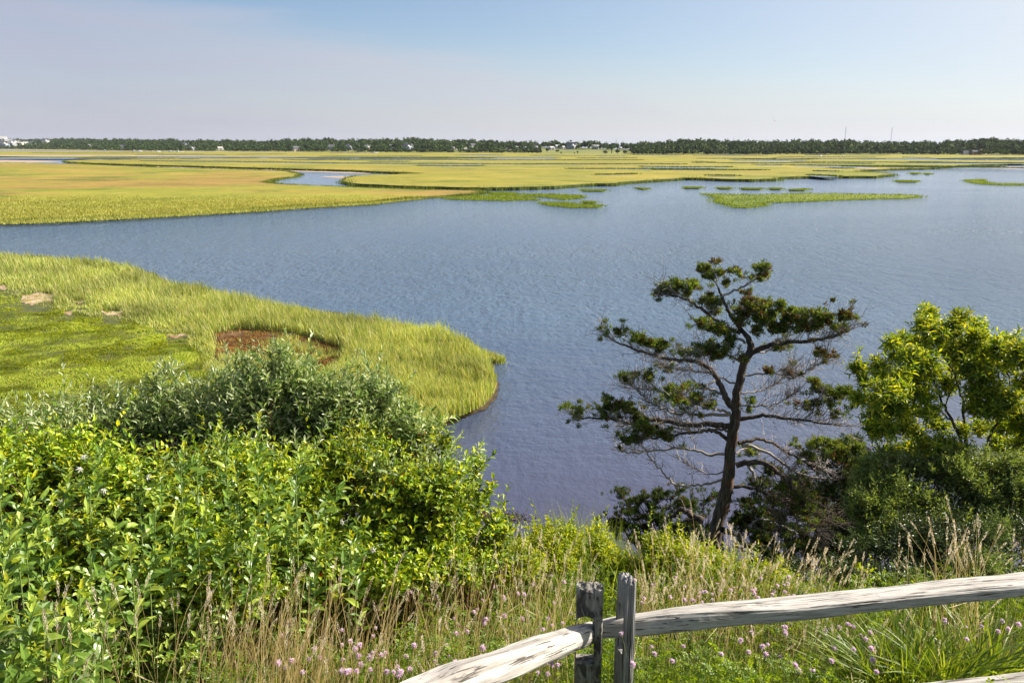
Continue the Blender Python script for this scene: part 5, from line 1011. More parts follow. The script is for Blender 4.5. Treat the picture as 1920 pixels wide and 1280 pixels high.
shrub('honeysuckle', [(120, 1220, 160, 110, 3.5), (280, 1240, 130, 90, 3.5)], M_big, 'dark leafy undergrowth at the bottom left corner', 'undergrowth', group=GL, stems=20, dens=3, nl=8, Ls=.22, ll=.055, lw=.026, spread=.9, up=.4)
# yellow green rose thicket on the crest and shrubs on the right
ros = dict(dens=12, nl=11, Ls=.20, ll=.045, lw=.024, spread=.95, up=.5, smat=M_gstem, wild=12)
GC = 'yellow green shrubs along the crest'
shrub('rose_bush', [(1010, 1040, 75, 40, 6.4), (1060, 1020, 60, 36, 6.6), (960, 1060, 60, 40, 6.0)], M_rose, 'yellow green wild rose bush on the crest, leftmost of the row below the cove', 'rose bush', group=GC, stems=20, extra=[(1035, 1020, 1030, 988, 6.4), (1000, 1020, 1012, 990, 6.4)], **ros)
shrub('rose_bush', [(1130, 1045, 80, 42, 6.6), (1190, 1050, 60, 40, 6.6), (1110, 1020, 34, 26, 6.6)], M_rose, 'yellow green wild rose bush in the middle of the crest row', 'rose bush', group=GC, stems=20, extra=[(1122, 1010, 1124, 968, 6.6), (1110, 1020, 1098, 985, 6.6)], **ros)
shrub('rose_bush', [(1250, 1060, 80, 48, 6.6), (1310, 1065, 60, 45, 6.5), (1215, 1030, 40, 25, 6.6)], M_rose, 'yellow green wild rose bush directly left of the cedar trunk', 'rose bush', group=GC, stems=20, **ros)
shrub('rose_bush', [(1370, 1090, 60, 38, 6.2), (1440, 1100, 60, 30, 6.0)], M_rose, 'small yellow green rose bush in front of the cedar trunk', 'rose bush', group=GC, stems=14, extra=[(1450, 1080, 1462, 1040, 6.0), (1440, 1090, 1436, 1052, 6.0), (1600, 1110, 1612, 1062, 5.8)], **ros)
shrub('bay_shrub', [(1700, 950, 100, 80, 8.6), (1800, 930, 120, 85, 8.6), (1650, 900, 60, 45, 8.8), (1780, 880, 90, 40, 8.8), (1700, 870, 70, 40, 9.0), (1640, 960, 60, 60, 8.4), (1850, 860, 80, 34, 9.0)], M_bay, 'grey green shrub at the foot of the bright green tree', 'shrub', dens=12, nl=10, Ls=.26, ll=.062, lw=.024, up=.7, stems=40, spread=.7, extra=[(1640, 920, 1618, 865, 8.7), (1650, 900, 1632, 862, 8.7), (1690, 900, 1680, 850, 8.8)])
shrub('bay_shrub', [(1890, 940, 90, 90, 8.4), (1960, 940, 90, 90, 8.4), (1880, 870, 70, 40, 8.6), (1830, 990, 110, 50, 8.0), (1700, 1010, 90, 40, 8.0)], M_bay, 'grey green shrub under the tree at the right edge of the frame', 'shrub', dens=12, nl=10, Ls=.26, ll=.062, lw=.024, up=.7, stems=30, spread=.7)
shrub('bay_shrub', [(1680, 1030, 110, 65, 7.6), (1800, 1030, 120, 70, 7.4), (1920, 1030, 110, 60, 7.4), (1600, 1060, 60, 40, 7.4), (1480, 1080, 60, 34, 7.0), (1560, 1090, 60, 34, 6.6), (1700, 1095, 100, 40, 6.3), (1850, 1090, 110, 40, 6.2), (1990, 1080, 90, 40, 6.2)], M_dkshade, 'dark shrub with a few red berries above the right hand rail', 'shrub', dens=8, nl=10, Ls=.22, ll=.055, lw=.022, up=.3, stems=40, berries=10)
shrub('bay_shrub', [(1790, 1045, 26, 40, 5.6), (1870, 1020, 34, 60, 5.6), (1850, 1065, 34, 30, 5.4)], M_bay, 'pale sprig of grey green weed standing just behind the right hand rail', 'weed', dens=14, nl=9, Ls=.18, ll=.030, lw=.012, up=.9, stems=10, smat=M_gstem)

# ------------------------------------------------------------------ bright green cherry tree at the right
def cherry():
    Y = 9.5; b = atY(1815, 900, Y); g0 = float(hill(b[0], b[1])); b[2] = g0 - .05; t = empty('cherry_tree', b)
    tag(t, 'bright yellow green leafed tree with dark forked limbs at the right of the cedar', 'tree'); m = Y / FPX
    # pixel coordinates from a crop of the right side
    Z = lambda p: [(1480 + x / 2.909, 560 + y / 2.909) for x, y in p]
    tr = [([(970, 1100), (968, 980), (960, 880), (935, 780), (900, 680), (850, 590), (800, 490), (770, 400), (740, 280), (755, 100)], 26, 5, .1),
          ([(965, 900), (965, 780), (950, 620), (935, 520), (900, 420), (870, 330), (900, 200), (930, 110)], 20, 4, .5), ([(900, 680), (830, 620), (760, 570), (700, 520), (620, 440), (560, 330), (540, 260)], 11, 3, -.4),
          ([(1060, 900), (1090, 760), (1140, 670), (1190, 560), (1200, 440), (1180, 380), (1200, 260)], 15, 4, .2), ([(950, 620), (1010, 560), (1080, 480), (1040, 330), (1020, 160)], 10, 3, .4), ([(930, 800), (800, 790), (680, 760), (580, 700), (500, 650), (430, 560), (380, 440), (350, 370)], 9, 3, -.3),
          ([(960, 860), (860, 850), (700, 860), (560, 860), (460, 800), (420, 700)], 8, 3, .3), ([(1140, 670), (1240, 600), (1320, 540), (1400, 480)], 9, 3, .1), ([(1060, 900), (1180, 820), (1280, 780), (1400, 760)], 10, 4, -.2), ([(850, 590), (900, 470), (980, 400)], 8, 3, -.5)]
    for i, (pp, w0, w1, dep) in enumerate(tr):
        pp = np.array(Z(pp)); Yp = Y + dep * np.linspace(0, 1, len(pp)); P = smooth_path(atY(pp[:, 0], pp[:, 1], Yp), 4, .008)
        if i in (0,): P[0] = b
        g = Geo(); g.tubes(P, np.linspace(w0, w1, len(P)) / 2.909 / 2 * m, 8); g.build('trunk' if i == 0 else 'branch', M_bark, t, True)
    pads = [(755, 80, 45, 38), (735, 150, 38, 45), (780, 200, 50, 45), (925, 110, 40, 34), (890, 170, 44, 40), (1030, 145, 36, 26), (1020, 200, 46, 40), (560, 250, 34, 24), (620, 240, 44, 34), (700, 240, 40, 34), (590, 310, 34, 30), (370, 380, 26, 40), (400, 440, 24, 36), (490, 380, 56, 40), (500, 430, 40, 28), (660, 320, 60, 44), (740, 340, 60, 40), (840, 250, 56, 44), (900, 300, 56, 50), (970, 270, 50, 44), (1070, 300, 60, 46),
            (1190, 240, 44, 40), (1180, 320, 60, 44), (1250, 290, 44, 34), (1300, 330, 60, 44), (1140, 280, 36, 40), (1180, 380, 40, 26), (600, 430, 56, 36), (680, 430, 60, 44), (780, 420, 64, 40), (1000, 370, 66, 44), (920, 380, 50, 40), (1060, 420, 60, 44), (1060, 350, 50, 34), (520, 500, 64, 40), (620, 520, 60, 40), (720, 520, 56, 36), (470, 560, 60, 40), (560, 600, 60, 44), (660, 620, 56, 36), (480, 640, 60, 40), (450, 720, 40, 40), (520, 720, 60, 34), (620, 700, 60, 36),
            (760, 620, 50, 34), (820, 700, 50, 30), (1020, 500, 60, 40), (1100, 520, 64, 44), (1180, 560, 60, 50), (1240, 640, 56, 50), (1100, 620, 60, 40), (1010, 600, 50, 34), (1280, 480, 46, 44), (1300, 700, 60, 50), (1180, 700, 60, 40), (1150, 790, 66, 44), (1260, 800, 60, 44), (860, 800, 60, 40), (760, 820, 64, 40), (660, 820, 64, 40), (560, 840, 60, 40), (700, 740, 44, 24), (860, 480, 40, 44), (940, 720, 30, 30), (1040, 700, 40, 30), (1360, 420, 60, 60), (1380, 600, 60, 60), (1400, 760, 60, 60), (380, 540, 30, 30)]
    F, T = Geo(), Geo()
    for (zx, zy, rx, ry) in pads:
        px, py = Z([(zx, zy)])[0]; Yc = Y + rng.normal(0, .45); n = int(rx * ry / 2.909 ** 2 * .17); c = atY(px, py, Yc); q = unit(rng.normal(0, 1, (n, 3)) + np.array([0, 0, .25])); r = rng.random((n, 1)) ** .5 * (1 + 1.1 * rng.random((n, 1)) * (rng.random((n, 1)) < .45))
        P = c + q * r * np.array([rx, rx * 1.0, ry]) * m / 2.909; A = q * .7 + np.array([0.05, 0, .55]) + rng.normal(0, .35, (n, 3)); L_ = .17 * rng.uniform(.6, 1.3, n)
        shoots(F, T, P - unit(A) * (L_ * .5)[:, None], A, L_, 9, .098, .030, 1.0, r0=.0028, up=-.1)
    T.build('twigs', M_bark, t); F.build('foliage', M_cherry, t)
cherry()

# ------------------------------------------------------------------ split rail fence
def wood_mat(name, axis, pale, mid, dark, lichen=False):
    m, nt, L, out = newmat(name)
    sc3 = [1, 1, 1]; sc3[axis] = .07
    v = coords(nt, L, tuple(sc3)); v2 = coords(nt, L)
    n = noisetex(nt, L, v, 60, 6, .7, .6); n2 = noisetex(nt, L, v, 16, 4, .6, .8); n3 = noisetex(nt, L, v2, 9, 4, .6)
    c = ramp(nt, L, n, [(.33, mid), (.55, pale)])
    c = mixc(nt, L, ramp(nt, L, n2, [(.40, (.85,) * 3), (.50, (0, 0, 0))]), c, mid)
    c = mixc(nt, L, ramp(nt, L, n2, [(.28, (1, 1, 1)), (.34, (0, 0, 0))]), c, dark)
    if lichen:
        c = mixc(nt, L, ramp(nt, L, noisetex(nt, L, coords(nt, L, (1, 1, .45)), 22, 3, .6, 1.0), [(.47, (0, 0, 0)), (.56, (.92,) * 3)]), c, (.042, .038, .035))
        c = mixc(nt, L, ramp(nt, L, n3, [(.58, (0, 0, 0)), (.64, (.6,) * 3)]), c, (.24, .26, .20))
    else:
        c = mixc(nt, L, ramp(nt, L, n3, [(.62, (0, 0, 0)), (.70, (.35,) * 3)]), c, (.20, .17, .15))
    sc4 = [1, 1, 1]; sc4[axis] = .035; n4 = noisetex(nt, L, coords(nt, L, tuple(sc4)), 95, 3, .6, .3)
    c = mixc(nt, L, ramp(nt, L, n4, [(.37, (.9,) * 3), (.42, (0, 0, 0))]), c, dark)
    c = mixc(nt, L, ramp(nt, L, noisetex(nt, L, coords(nt, L), 2.3, 4), [(.45, (0, 0, 0)), (.7, (.3,) * 3)]), c, mid)
    p = N(nt, 'ShaderNodeBsdfPrincipled', ins={'Roughness': .85, 'Specular IOR Level': .15}); L(c, p.inputs['Base Color'])
    b = N(nt, 'ShaderNodeBump', ins={'Strength': .9, 'Distance': .006}); L(mixc(nt, L, .5, mixc(nt, L, .5, n, n2), ramp(nt, L, n4, [(.34, (0, 0, 0)), (.40, (1, 1, 1))])), b.inputs['Height']); L(b.outputs[0], p.inputs['Normal'])
    L(p.outputs[0], out.inputs[0]); return m
M_rail = wood_mat('weathered rail', 0, (.50, .47, .435), (.29, .265, .24), (.065, .052, .046))
M_post = wood_mat('weathered post', 2, (.36, .345, .335), (.19, .18, .175), (.045, .04, .038))
M_postL = wood_mat('blackened lichened post', 2, (.34, .32, .29), (.20, .18, .16), (.06, .052, .045), True)
def post_obj(px, top_py, Y, w, d, rz, zbot, mat, parent, hole, seed, lean=(0, 0), taper=.0):
    c = atY(px, top_py, Y); ztop = c[2]; h = ztop - zbot; r_ = np.random.default_rng(seed)
    nz, nw, nd = 60, 10, 8; bm = bmesh.new()
    bmesh.ops.create_cube(bm, size=1.0)
    bmesh.ops.subdivide_edges(bm, edges=bm.edges[:], cuts=11, use_grid_fill=True)
    for v in bm.verts:
        x, y, z = v.co.x, v.co.y, v.co.z + .5
        k = 1 - taper * z; nx_ = mnoise.noise(Vector((x * 3 + seed, y * 3, z * 7))) * .06; f = mnoise.noise(Vector((x * 14 + seed, y * 14, z * 2.5))) * .07
        rnd = 1 - .10 * (abs(x * 2) ** 4 * abs(y * 2) ** 4)
        zt = z * h + zbot
        if z > .99: zt += .018 * mnoise.noise(Vector((x * 5 + seed, y * 5, 0))) + .012 * mnoise.noise(Vector((x * 22, y * 22, seed))) - .010 * (x * 2) ** 4 - .012 * (y * 2) ** 4
        v.co = Vector((x * w * k * rnd * (1 + nx_ + f) + lean[0] * z, y * d * k * rnd * (1 + nx_ - f) + lean[1] * z, zt))
    me = bpy.data.meshes.new('post'); bm.to_mesh(me); bm.free()
    ob = bpy.data.objects.new('post', me); C.objects.link(ob)
    # mortise: an arch topped slot cut through
    ax, off, hw, z0, z1 = hole; bm = bmesh.new(); pts = [(-hw, z0), (hw, z0)] + [(hw * math.cos(a), z1 - hw * .8 + hw * .8 * math.sin(a)) for a in np.linspace(0, math.pi, 9)]
    a_ = [bm.verts.new((off + q, -1, s) if ax == 'y' else (-1, off + q, s)) for q, s in pts]; b_ = [bm.verts.new((off + q, 1, s) if ax == 'y' else (1, off + q, s)) for q, s in pts]
    bm.faces.new(a_); bm.faces.new(b_[::-1])
    for i in range(len(pts)): j = (i + 1) % len(pts); bm.faces.new((a_[i], b_[i], b_[j], a_[j]))
    bmesh.ops.recalc_face_normals(bm, faces=bm.faces[:]); mc = bpy.data.meshes.new('cut'); bm.to_mesh(mc); bm.free(); co = bpy.data.objects.new('cut', mc); C.objects.link(co)
    md = ob.modifiers.new('b', 'BOOLEAN'); md.operation = 'DIFFERENCE'; md.solver = 'EXACT'; md.object = co
    dg = bpy.context.evaluated_depsgraph_get(); dg.update(); nm = bpy.data.meshes.new_from_object(ob.evaluated_get(dg)); ob.modifiers.clear(); ob.data = nm
    bpy.data.objects.remove(co); nm.materials.clear(); nm.materials.append(mat)
    ob.parent = parent; ob.location = Vector((c[0], c[1], 0)) - Vector(parent.location); ob.rotation_euler = (0, 0, rz)
    ob.name = 'post'; return ob
def rail_obj(A, B, secs, mat, parent, seed, shape=3.2, bow=0.0, twist=0.0):
    """irregular split rail from A to B; secs rows are (share of length, depth, height, tilt)"""
    A, B = np.array(A), np.array(B); L_ = np.linalg.norm(B - A); ax = (B - A) / L_; side = unit(np.cross(ax, [0, 0, 1.])); up = np.cross(side, ax)
    n, k = 90, 28; ts = np.linspace(0, 1, n); S_ = np.array(secs, float); V = []
    for i, t in enumerate(ts):
        w, h, tl, ed = (np.interp(t, S_[:, 0], S_[:, j]) for j in (1, 2, 3, 4))
        for j in range(k):
            a = 2 * math.pi * j / k; ca, sa = math.cos(a), math.sin(a); e = 2 / ed
            y = abs(ca) ** e * math.copysign(1, ca) * w / 2; z = abs(sa) ** e * math.copysign(1, sa) * h / 2
            q = 1 + .12 * mnoise.noise(Vector((t * L_ * 2.2, ca * 1.2 + seed, sa * 1.2))) + .08 * mnoise.noise(Vector((t * L_ * 2.5 + 9, ca * 6 + seed, sa * 6))) + .05 * mnoise.noise(Vector((t * L_ * 9 + 9, ca * 9 + seed, sa * 9)))
            y, z = y * q, z * q; y, z = y * math.cos(tl) - z * math.sin(tl), y * math.sin(tl) + z * math.cos(tl)
            V.append((t * L_, y, z + bow * math.sin(math.pi * t) + .008 * mnoise.noise(Vector((t * 5, seed, 0)))))
    g = Geo(); g.add(V, [[(i * k + j, i * k + (j + 1) % k, (i + 1) * k + (j + 1) % k, (i + 1) * k + j) for i in range(n - 1) for j in range(k)]])
    g.add([V[j] for j in range(k)] + [tuple(np.mean(V[:k], 0))], [[(j, k, (j + 1) % k) for j in range(k)]]); e0 = (n - 1) * k
    g.add([V[e0 + j] for j in range(k)] + [tuple(np.mean(V[e0:], 0))], [[(j, (j + 1) % k, k) for j in range(k)]])
    o = g.build('rail', mat, parent, False); M = np.eye(4); M[:3, 0] = ax; M[:3, 1] = -side; M[:3, 2] = up; M[:3, 3] = A - np.array(parent.location)
    from mathutils import Matrix
    o.matrix_local = Matrix(M.tolist()); return o
def fence():
    c = atY(1140, 1180, 3.35); t = empty('split_rail_fence', (c[0], c[1], float(hill(c[0], c[1]))))
    tag(t, 'weathered grey split rail fence with two notched posts, crossing the lower right corner', 'fence')
    zb = float(hill(c[0], c[1])) - .3
    zl = lambda py, Y: atY(1106, py, Y)[2]
    YL, YR = 3.32, 3.30
    post_obj(1106, 1096, YL, .128, .085, R(-4), zb, M_postL, t, ('y', -.016, .042, zl(1235, YL), zl(1146, YL)), 3, taper=.04)
    post_obj(1176, 1080, YR, .064, .120, R(16), zb, M_post, t, ('x', .0, .038, zl(1215, YR), zl(1128, YR)), 8, taper=.10)
    # right hand rail
    A = atY(1112, 1180, YR + .02); B = atY(2150, 1074, 3.90); B = A + (B - A) * 1.45
    rail_obj(A, B, [(0, .030, .085, 0, 4), (.02, .050, .100, -.1, 4), (.07, .070, .105, -.25, 3.6), (.12, .120, .100, -.25, 4), (.21, .128, .076, -.05, 5), (.6, .136, .074, .0, 5), (1, .138, .078, 0, 5)], M_rail, t, 5, bow=.012)
    # left hand rail, coming towards the camera
    A = atY(1112, 1184, YL + .05); B = atY(690, 1345, 2.10)
    rail_obj(A, B, [(0, .072, .088, 0, 3), (.08, .085, .096, .05, 3), (.25, .110, .100, .15, 3), (.5, .128, .104, .2, 3.4), (1, .13, .105, .2, 3.4)], M_rail, t, 11, bow=.012)
    # lower right rail
    A = atY(1180, 1374, YR - .06); B = atY(2150, 1262, 3.60); B = A + (B - A) * 1.45
    rail_obj(A, B, [(0, .05, .09, 0, 3), (.15, .10, .1, 0, 3), (1, .13, .10, 0, 3.4)], M_rail, t, 23, bow=.02)
fence()

# ------------------------------------------------------------------ tall stems, dry grass and flowers
def ground_hit(px, py, lift=0.0):
    r = ray(px, py); r = r / r[1]
    for y in np.arange(2.0, 14, .04):
        if H + r[2] * y < float(hill(r[0] * y, y)) + lift: return np.array([r[0] * y, y, H + r[2] * y])
    return np.array([r[0] * 8, 8, H + r[2] * 8])
STEMS = [(345, 843, 340, 910, 4.0), (414, 792, 425, 890, 4.2), (486, 788, 484, 910, 4.2), (195, 819, 168, 945, 3.9), (375, 854, 370, 900, 4.3), (97, 944, 50, 1046, 3.3), (168, 1022, 172, 1170, 3.0), (242, 1018, 250, 1100, 3.2), (297, 1036, 281, 1085, 3.4), (70, 1124, 40, 1210, 2.7), (30, 1170, 95, 1215, 2.6), (109, 1147, 23, 1260, 2.6),
         (565, 845, 555, 915, 4.0), (650, 900, 610, 955, 3.9), (580, 846, 556, 910, 4.1), (60, 900, 30, 1000, 3.3), (20, 985, 5, 1090, 3.0), (130, 880, 120, 960, 3.8), (260, 870, 262, 950, 3.9), (300, 900, 290, 985, 3.8), (440, 870, 450, 960, 3.9), (520, 900, 505, 985, 3.8), (390, 940, 372, 1020, 3.6), (330, 960, 320, 1045, 3.5), (220, 955, 205, 1050, 3.3),
         (90, 1010, 80, 1100, 3.0), (150, 1110, 130, 1220, 2.8), (60, 1225, 30, 1290, 2.5), (10, 1100, -10, 1210, 2.6), (210, 1090, 190, 1200, 2.9), (600, 1000, 590, 1080, 3.7), (660, 1010, 668, 1085, 3.8), (480, 990, 470, 1075, 3.6), (100, 1240, 130, 1290, 2.5), (540, 960, 545, 1040, 3.8), (412, 1010, 420, 1080, 3.6), (5, 860, 0, 950, 3.4), (680, 985, 655, 1040, 3.9)]
slab_l = {11: 'leafy stem with the biggest leaves, in the bottom left corner', 6: 'upright leafy stem with a yellow tip against dark shade at the lower left', 2: 'tallest pale leafy stem in front of the silvery shrub', 5: 'leafy stem leaning right with rounded leaves at the left edge', 7: 'star shaped leafy stem right of the yellow tipped one'}
ORD = 'first second third fourth fifth sixth seventh eighth ninth tenth eleventh twelfth thirteenth fourteenth fifteenth sixteenth seventeenth eighteenth'.split()
def leafy_stems():
    rows = [[j for j, q in enumerate(STEMS) if a_ <= q[1] < b_] for a_, b_ in ((0, 880), (880, 1000), (1000, 2000))]; ordn = {}
    for nm_, rw in zip(('upper', 'middle', 'lowest'), rows):
        for k_, j in enumerate(sorted(rw, key=lambda j: STEMS[j][0])): ordn[j] = 'leafy green stem, %s from the left among the %s tips of the thicket' % (ORD[k_], nm_)
    for i, (tx, ty, bx, by, Y) in enumerate(STEMS):
        a = atY(tx, ty, Y); b = atY(bx, by, Y + .02); ax = a - b; ln = np.linalg.norm(ax); ax /= ln
        g0 = b.copy(); g0[0] -= .05; g0[2] = float(hill(g0[0], g0[1])) - .02; t = empty('leafy_stem', g0)
        tag(t, slab_l.get(i, ordn[i]), 'plant', 'leafy stems in the left thicket')
        P = smooth_path([g0, b, (a + b) / 2 + rng.normal(0, .008, 3), a], 5); g = Geo(); g.tubes(P, np.linspace(.0036, .0015, len(P)), 6); g.build('stem', M_gstem, t, True)
        F, T = Geo(), Geo(); k = max(7, int(ln / .019)); L_ = ln * 2.4
        shoots(F, T, (a - ax * L_)[None], ax[None], L_, int(k * 2.0), .106 if Y < 3.3 else .098, .052 if Y < 3.3 else .045, .80, bend=0, wob=.12)
        # side shoots
        s = 3; f = rng.uniform(.1, .6, s)[:, None]; shoots(F, T, b * (1 - f) + a * f, ax + rng.normal(0, .5, (s, 3)), .14, 6, .06, .028, .8)
        F.build('leaves', M_big, t)
        g = Geo(); shoots(g, T, (a - ax * .01)[None], ax[None], .05, 6, .040, .017, .7, bend=0); g.build('tip_leaves', M_rose, t)
leafy_stems()
M_dry = leafmat('dry straw', [(0, (.58, .47, .30)), (.5, (.82, .73, .52)), (1, (.90, .84, .66))], .5, .7, tint=(1.05, 1.0, .82), spec=.15)
M_seed = leafmat('straw seed heads', [(0, (.55, .40, .26)), (.4, (.76, .64, .46)), (1, (.88, .80, .66))], .42, .8, tint=(1.05, 1.0, .9), spec=.1)
M_green = leafmat('green blades', [(0, (.06, .12, .015)), (.6, (.18, .27, .035)), (1, (.33, .38, .08))], .42, .45, tint=(1.6, 1.4, .35), spec=.4)
def dry_stalks(G, regions, seed):
    r_ = np.random.default_rng(seed)
    for (x0, x1, y0, y1, Ya, Yb, n, lean, rad, head) in regions:
        px = r_.uniform(x0, x1, n); py = y0 + (y1 - y0) * r_.random(n) ** .8; Y = r_.uniform(Ya, Yb, n); tip = atY(px, py, Y)
        ln = np.clip(r_.uniform(.55, .95, n), 0, 2); dx = r_.normal(lean, .10, n); dy = r_.normal(0, .08, n)
        base = tip - np.stack([dx, dy, 0 * dx], 1); base[:, 2] = np.maximum(hill(base[:, 0], base[:, 1]), tip[:, 2] - ln) - .02
        ok = tip[:, 2] - base[:, 2] > .12; tip, base = tip[ok], base[ok]; dx = dx[ok]; m_ = ok.sum()
        ts = np.linspace(0, 1, 6)[None, :, None]; ctrl = base + (tip - base) * np.array([.15, .15, .6]); P = base[:, None] * (1 - ts) ** 2 + ctrl[:, None] * 2 * ts * (1 - ts) + tip[:, None] * ts ** 2
        G.tubes(P, np.broadcast_to(np.linspace(rad, rad * .5, 6), (m_, 6)), 3)
        # seed heads: ragged spikes
        hd = r_.random(m_) < head; hl = r_.uniform(.045, .10, m_) * (1 if rad < .0017 else 1.2); d = unit(P[:, -1] - P[:, -2]); k = 26
        u, v = vperp(d); t_ = np.linspace(0, 1, k)[None, :, None]; a = np.arange(k)[None, :, None] * 2.4 + r_.uniform(0, 6, (m_, 1, 1)); w = (np.sin(np.pi * np.clip(t_, .05, .98)) ** .5) * .0035 * 1.0
        S0 = P[:, -1][:, None] + d[:, None] * (t_ * hl[:, None, None] - .01) + (u[:, None] * np.cos(a) + v[:, None] * np.sin(a)) * w
        D = unit(d[:, None] + (u[:, None] * np.cos(a) + v[:, None] * np.sin(a)) * .20 + r_.normal(0, .07, (m_, k, 3)))
        S0, D = S0[hd].reshape(-1, 3), D[hd].reshape(-1, 3); G.diamonds(S0, D, unit(r_.normal(0, 1, S0.shape)), r_.uniform(.010, .017, len(S0)), r_.uniform(.0028, .0045, len(S0)), 1)
        # dry leaves on the stalk
        q = r_.random(m_) < .6; f = r_.uniform(.2, .6, m_)[:, None]; s0 = (base * (1 - f) + ctrl * f)[q]
        G.diamonds(s0, unit(np.stack([r_.normal(0, .5, q.sum()), r_.normal(0, .5, q.sum()), np.full(q.sum(), .8)], 1)), unit(r_.normal(0, 1, (q.sum(), 3))), r_.uniform(.10, .24, q.sum()), .005)
G = Geo()
dry_stalks(G, [(400, 1090, 1070, 1190, 3.2, 4.6, 210, .08, .0022, .35), (380, 640, 1060, 1230, 2.9, 4.0, 160, .10, .0022, .35), (430, 1060, 1150, 1290, 2.7, 3.6, 150, .08, .0020, .3), (820, 1110, 1000, 1110, 4.2, 5.6, 120, .05, .0018, .8), (640, 860, 1050, 1150, 4.0, 5.0, 90, .10, .0018, .7)], 5)
tag(G.build('dry_grass', [M_dry, M_seed]), 'straw coloured dry grass stalks with seed heads left of the fence posts', kind='stuff')
G = Geo()
dry_stalks(G, [(1180, 1400, 985, 1110, 4.4, 5.8, 110, -.03, .0016, .85), (1290, 1345, 950, 1060, 5.2, 5.8, 16, .05, .0020, 1), (1400, 1640, 1010, 1110, 4.4, 5.4, 110, .06, .0015, .8), (1680, 1735, 990, 1070, 4.4, 4.7, 12, -.16, .0018, 1), (1740, 1840, 955, 1060, 4.4, 4.8, 30, -.05, .0018, .9), (1800, 1960, 980, 1080, 4.3, 5.0, 30, .0, .0014, .8), (1400, 1900, 1130, 1230, 3.7, 4.3, 60, .08, .0012, .5), (1200, 1400, 1080, 1130, 4.0, 5.0, 60, .05, .0012, .7)], 6)
tag(G.build('dry_grass', [M_dry, M_seed]), 'tall tan grass stalks with pale heads standing behind the right hand rail', kind='stuff')
G = Geo(); dry_stalks(G, [(40, 400, 1075, 1260, 2.5, 3.3, 46, .04, .0013, .8)], 8)
tag(G.build('dry_grass', [M_dry, M_seed]), 'scattered tan grass stalks in the dark shade at the lower left', kind='stuff')

TUS = [tuple(atY(a_, 640, b_)[:2]) for a_, b_ in ((1690, 3.95), (1775, 3.85), (1870, 3.85), (1950, 4.0))]
def ground_cover():
    n = 21000; Y = 2.4 + 5.4 * rng.random(n) ** 1.1; px = rng.uniform(330, 2700, n); P = atY(px, 640, Y); P[:, 2] = hill(P[:, 0], P[:, 1])
    dens = fbm(P[:, 0] * 2.2, P[:, 1] * 2.2, 3); k = dens + rng.normal(0, .08, n) > .36; P = P[k]; dens = dens[k]
    for tx in TUS: kk = np.hypot(P[:, 0] - tx[0], (P[:, 1] - tx[1] + .12) * .8) > .30; P = P[kk]; dens = dens[kk]
    n = len(P)
    P[:, 2] += rng.random(n) ** .8 * (.10 + .42 * dens) * np.clip(1.3 - (P[:, 1] - 3) * .08, .6, 1.2)
    A = np.stack([rng.normal(0, .6, n), rng.normal(-.1, .6, n), rng.uniform(.3, 1.1, n)], 1)
    k = 15; A = unit(A); Ls = rng.uniform(.09, .17, n); t = np.repeat(np.arange(1, k // 2 + 2), 2)[:k] / (k // 2 + 1); sg = np.where(np.arange(k) % 2, 1, -1)
    Sd = unit(np.cross(A, np.array([0, 0, 1.]) + rng.normal(0, .3, (n, 3)))); S0 = P[:, None] + A[:, None] * (t[None, :, None] * Ls[:, None, None]) - np.array([0, 0, .5]) * (t[None, :, None] ** 2 * Ls[:, None, None])
    D = unit(Sd[:, None] * sg[None, :, None] + A[:, None] * .45 + rng.normal(0, .12, (n, k, 3))); Nn = np.cross(A, Sd)[:, None] + rng.normal(0, .3, (n, k, 3))
    G = Geo(); G.diamonds(S0.reshape(-1, 3), D.reshape(-1, 3), Nn.reshape(-1, 3), rng.uniform(.013, .021, n * k), .0085)
    T = P + A * (Ls * 1.0)[:, None] - np.array([0, 0, .5]) * Ls[:, None]; Bt = P - np.array([0, 0, .12])
    G.tubes(np.stack([Bt, P, T], 1), np.broadcast_to(np.array([.0012, .001, .0007]), (n, 3)), 3)
    tag(G.build('vetch_foliage', M_vetch), 'fine feathery green vetch leaves covering the ground round the fence', kind='stuff')
    n = 13000; Y = rng.uniform(2.5, 7.6, n); px = rng.uniform(330, 2700, n); P = atY(px, 640, Y); P[:, 2] = hill(P[:, 0], P[:, 1]) - .02
    G = Geo(); G.blades(P, rng.uniform(.15, .45, n), rng.normal(0, .3, (n, 2)), rng.uniform(.003, .006, n), .3)
    tag(G.build('green_grass', M_green), 'green grass blades growing through the vetch', kind='stuff')
    # beach grass on the lip above the cove
    n = 1500; px = rng.normal(1110, 45, n); Y = rng.uniform(9.0, 11.5, n); P = atY(px, 640, Y); P[:, 2] = hill(P[:, 0], P[:, 1]) - .02
    G = Geo(); G.blades(P, rng.uniform(.5, 1.15, n), np.stack([rng.normal(-.1, .22, n), rng.normal(0, .2, n)], 1), .008, .3)
    tag(G.build('beach_grass', M_mat), 'soft tuft of pale green beach grass on the lip above the cove', kind='stuff')
    # rough cover on the bank below the crest
    n = 26000; Y = rng.uniform(6, 21, n); px = rng.uniform(-200, 2150, n); P = atY(px, 640, Y); P[:, 2] = hill(P[:, 0], P[:, 1]) - .02
    G = Geo(); G.blades(P, rng.uniform(.2, .6, n), rng.normal(0, .35, (n, 2)), .014, .3)
    tag(G.build('bank_grass', M_green), 'rough green growth on the steep bank', kind='stuff')
M_vetch = leafmat('vetch leaves', [(0, (.05, .11, .014)), (.5, (.15, .25, .026)), (1, (.30, .38, .045))], .45, .5, vary=.2, vscale=2.5, tint=(1.7, 1.5, .35), spec=.35)
ground_cover()
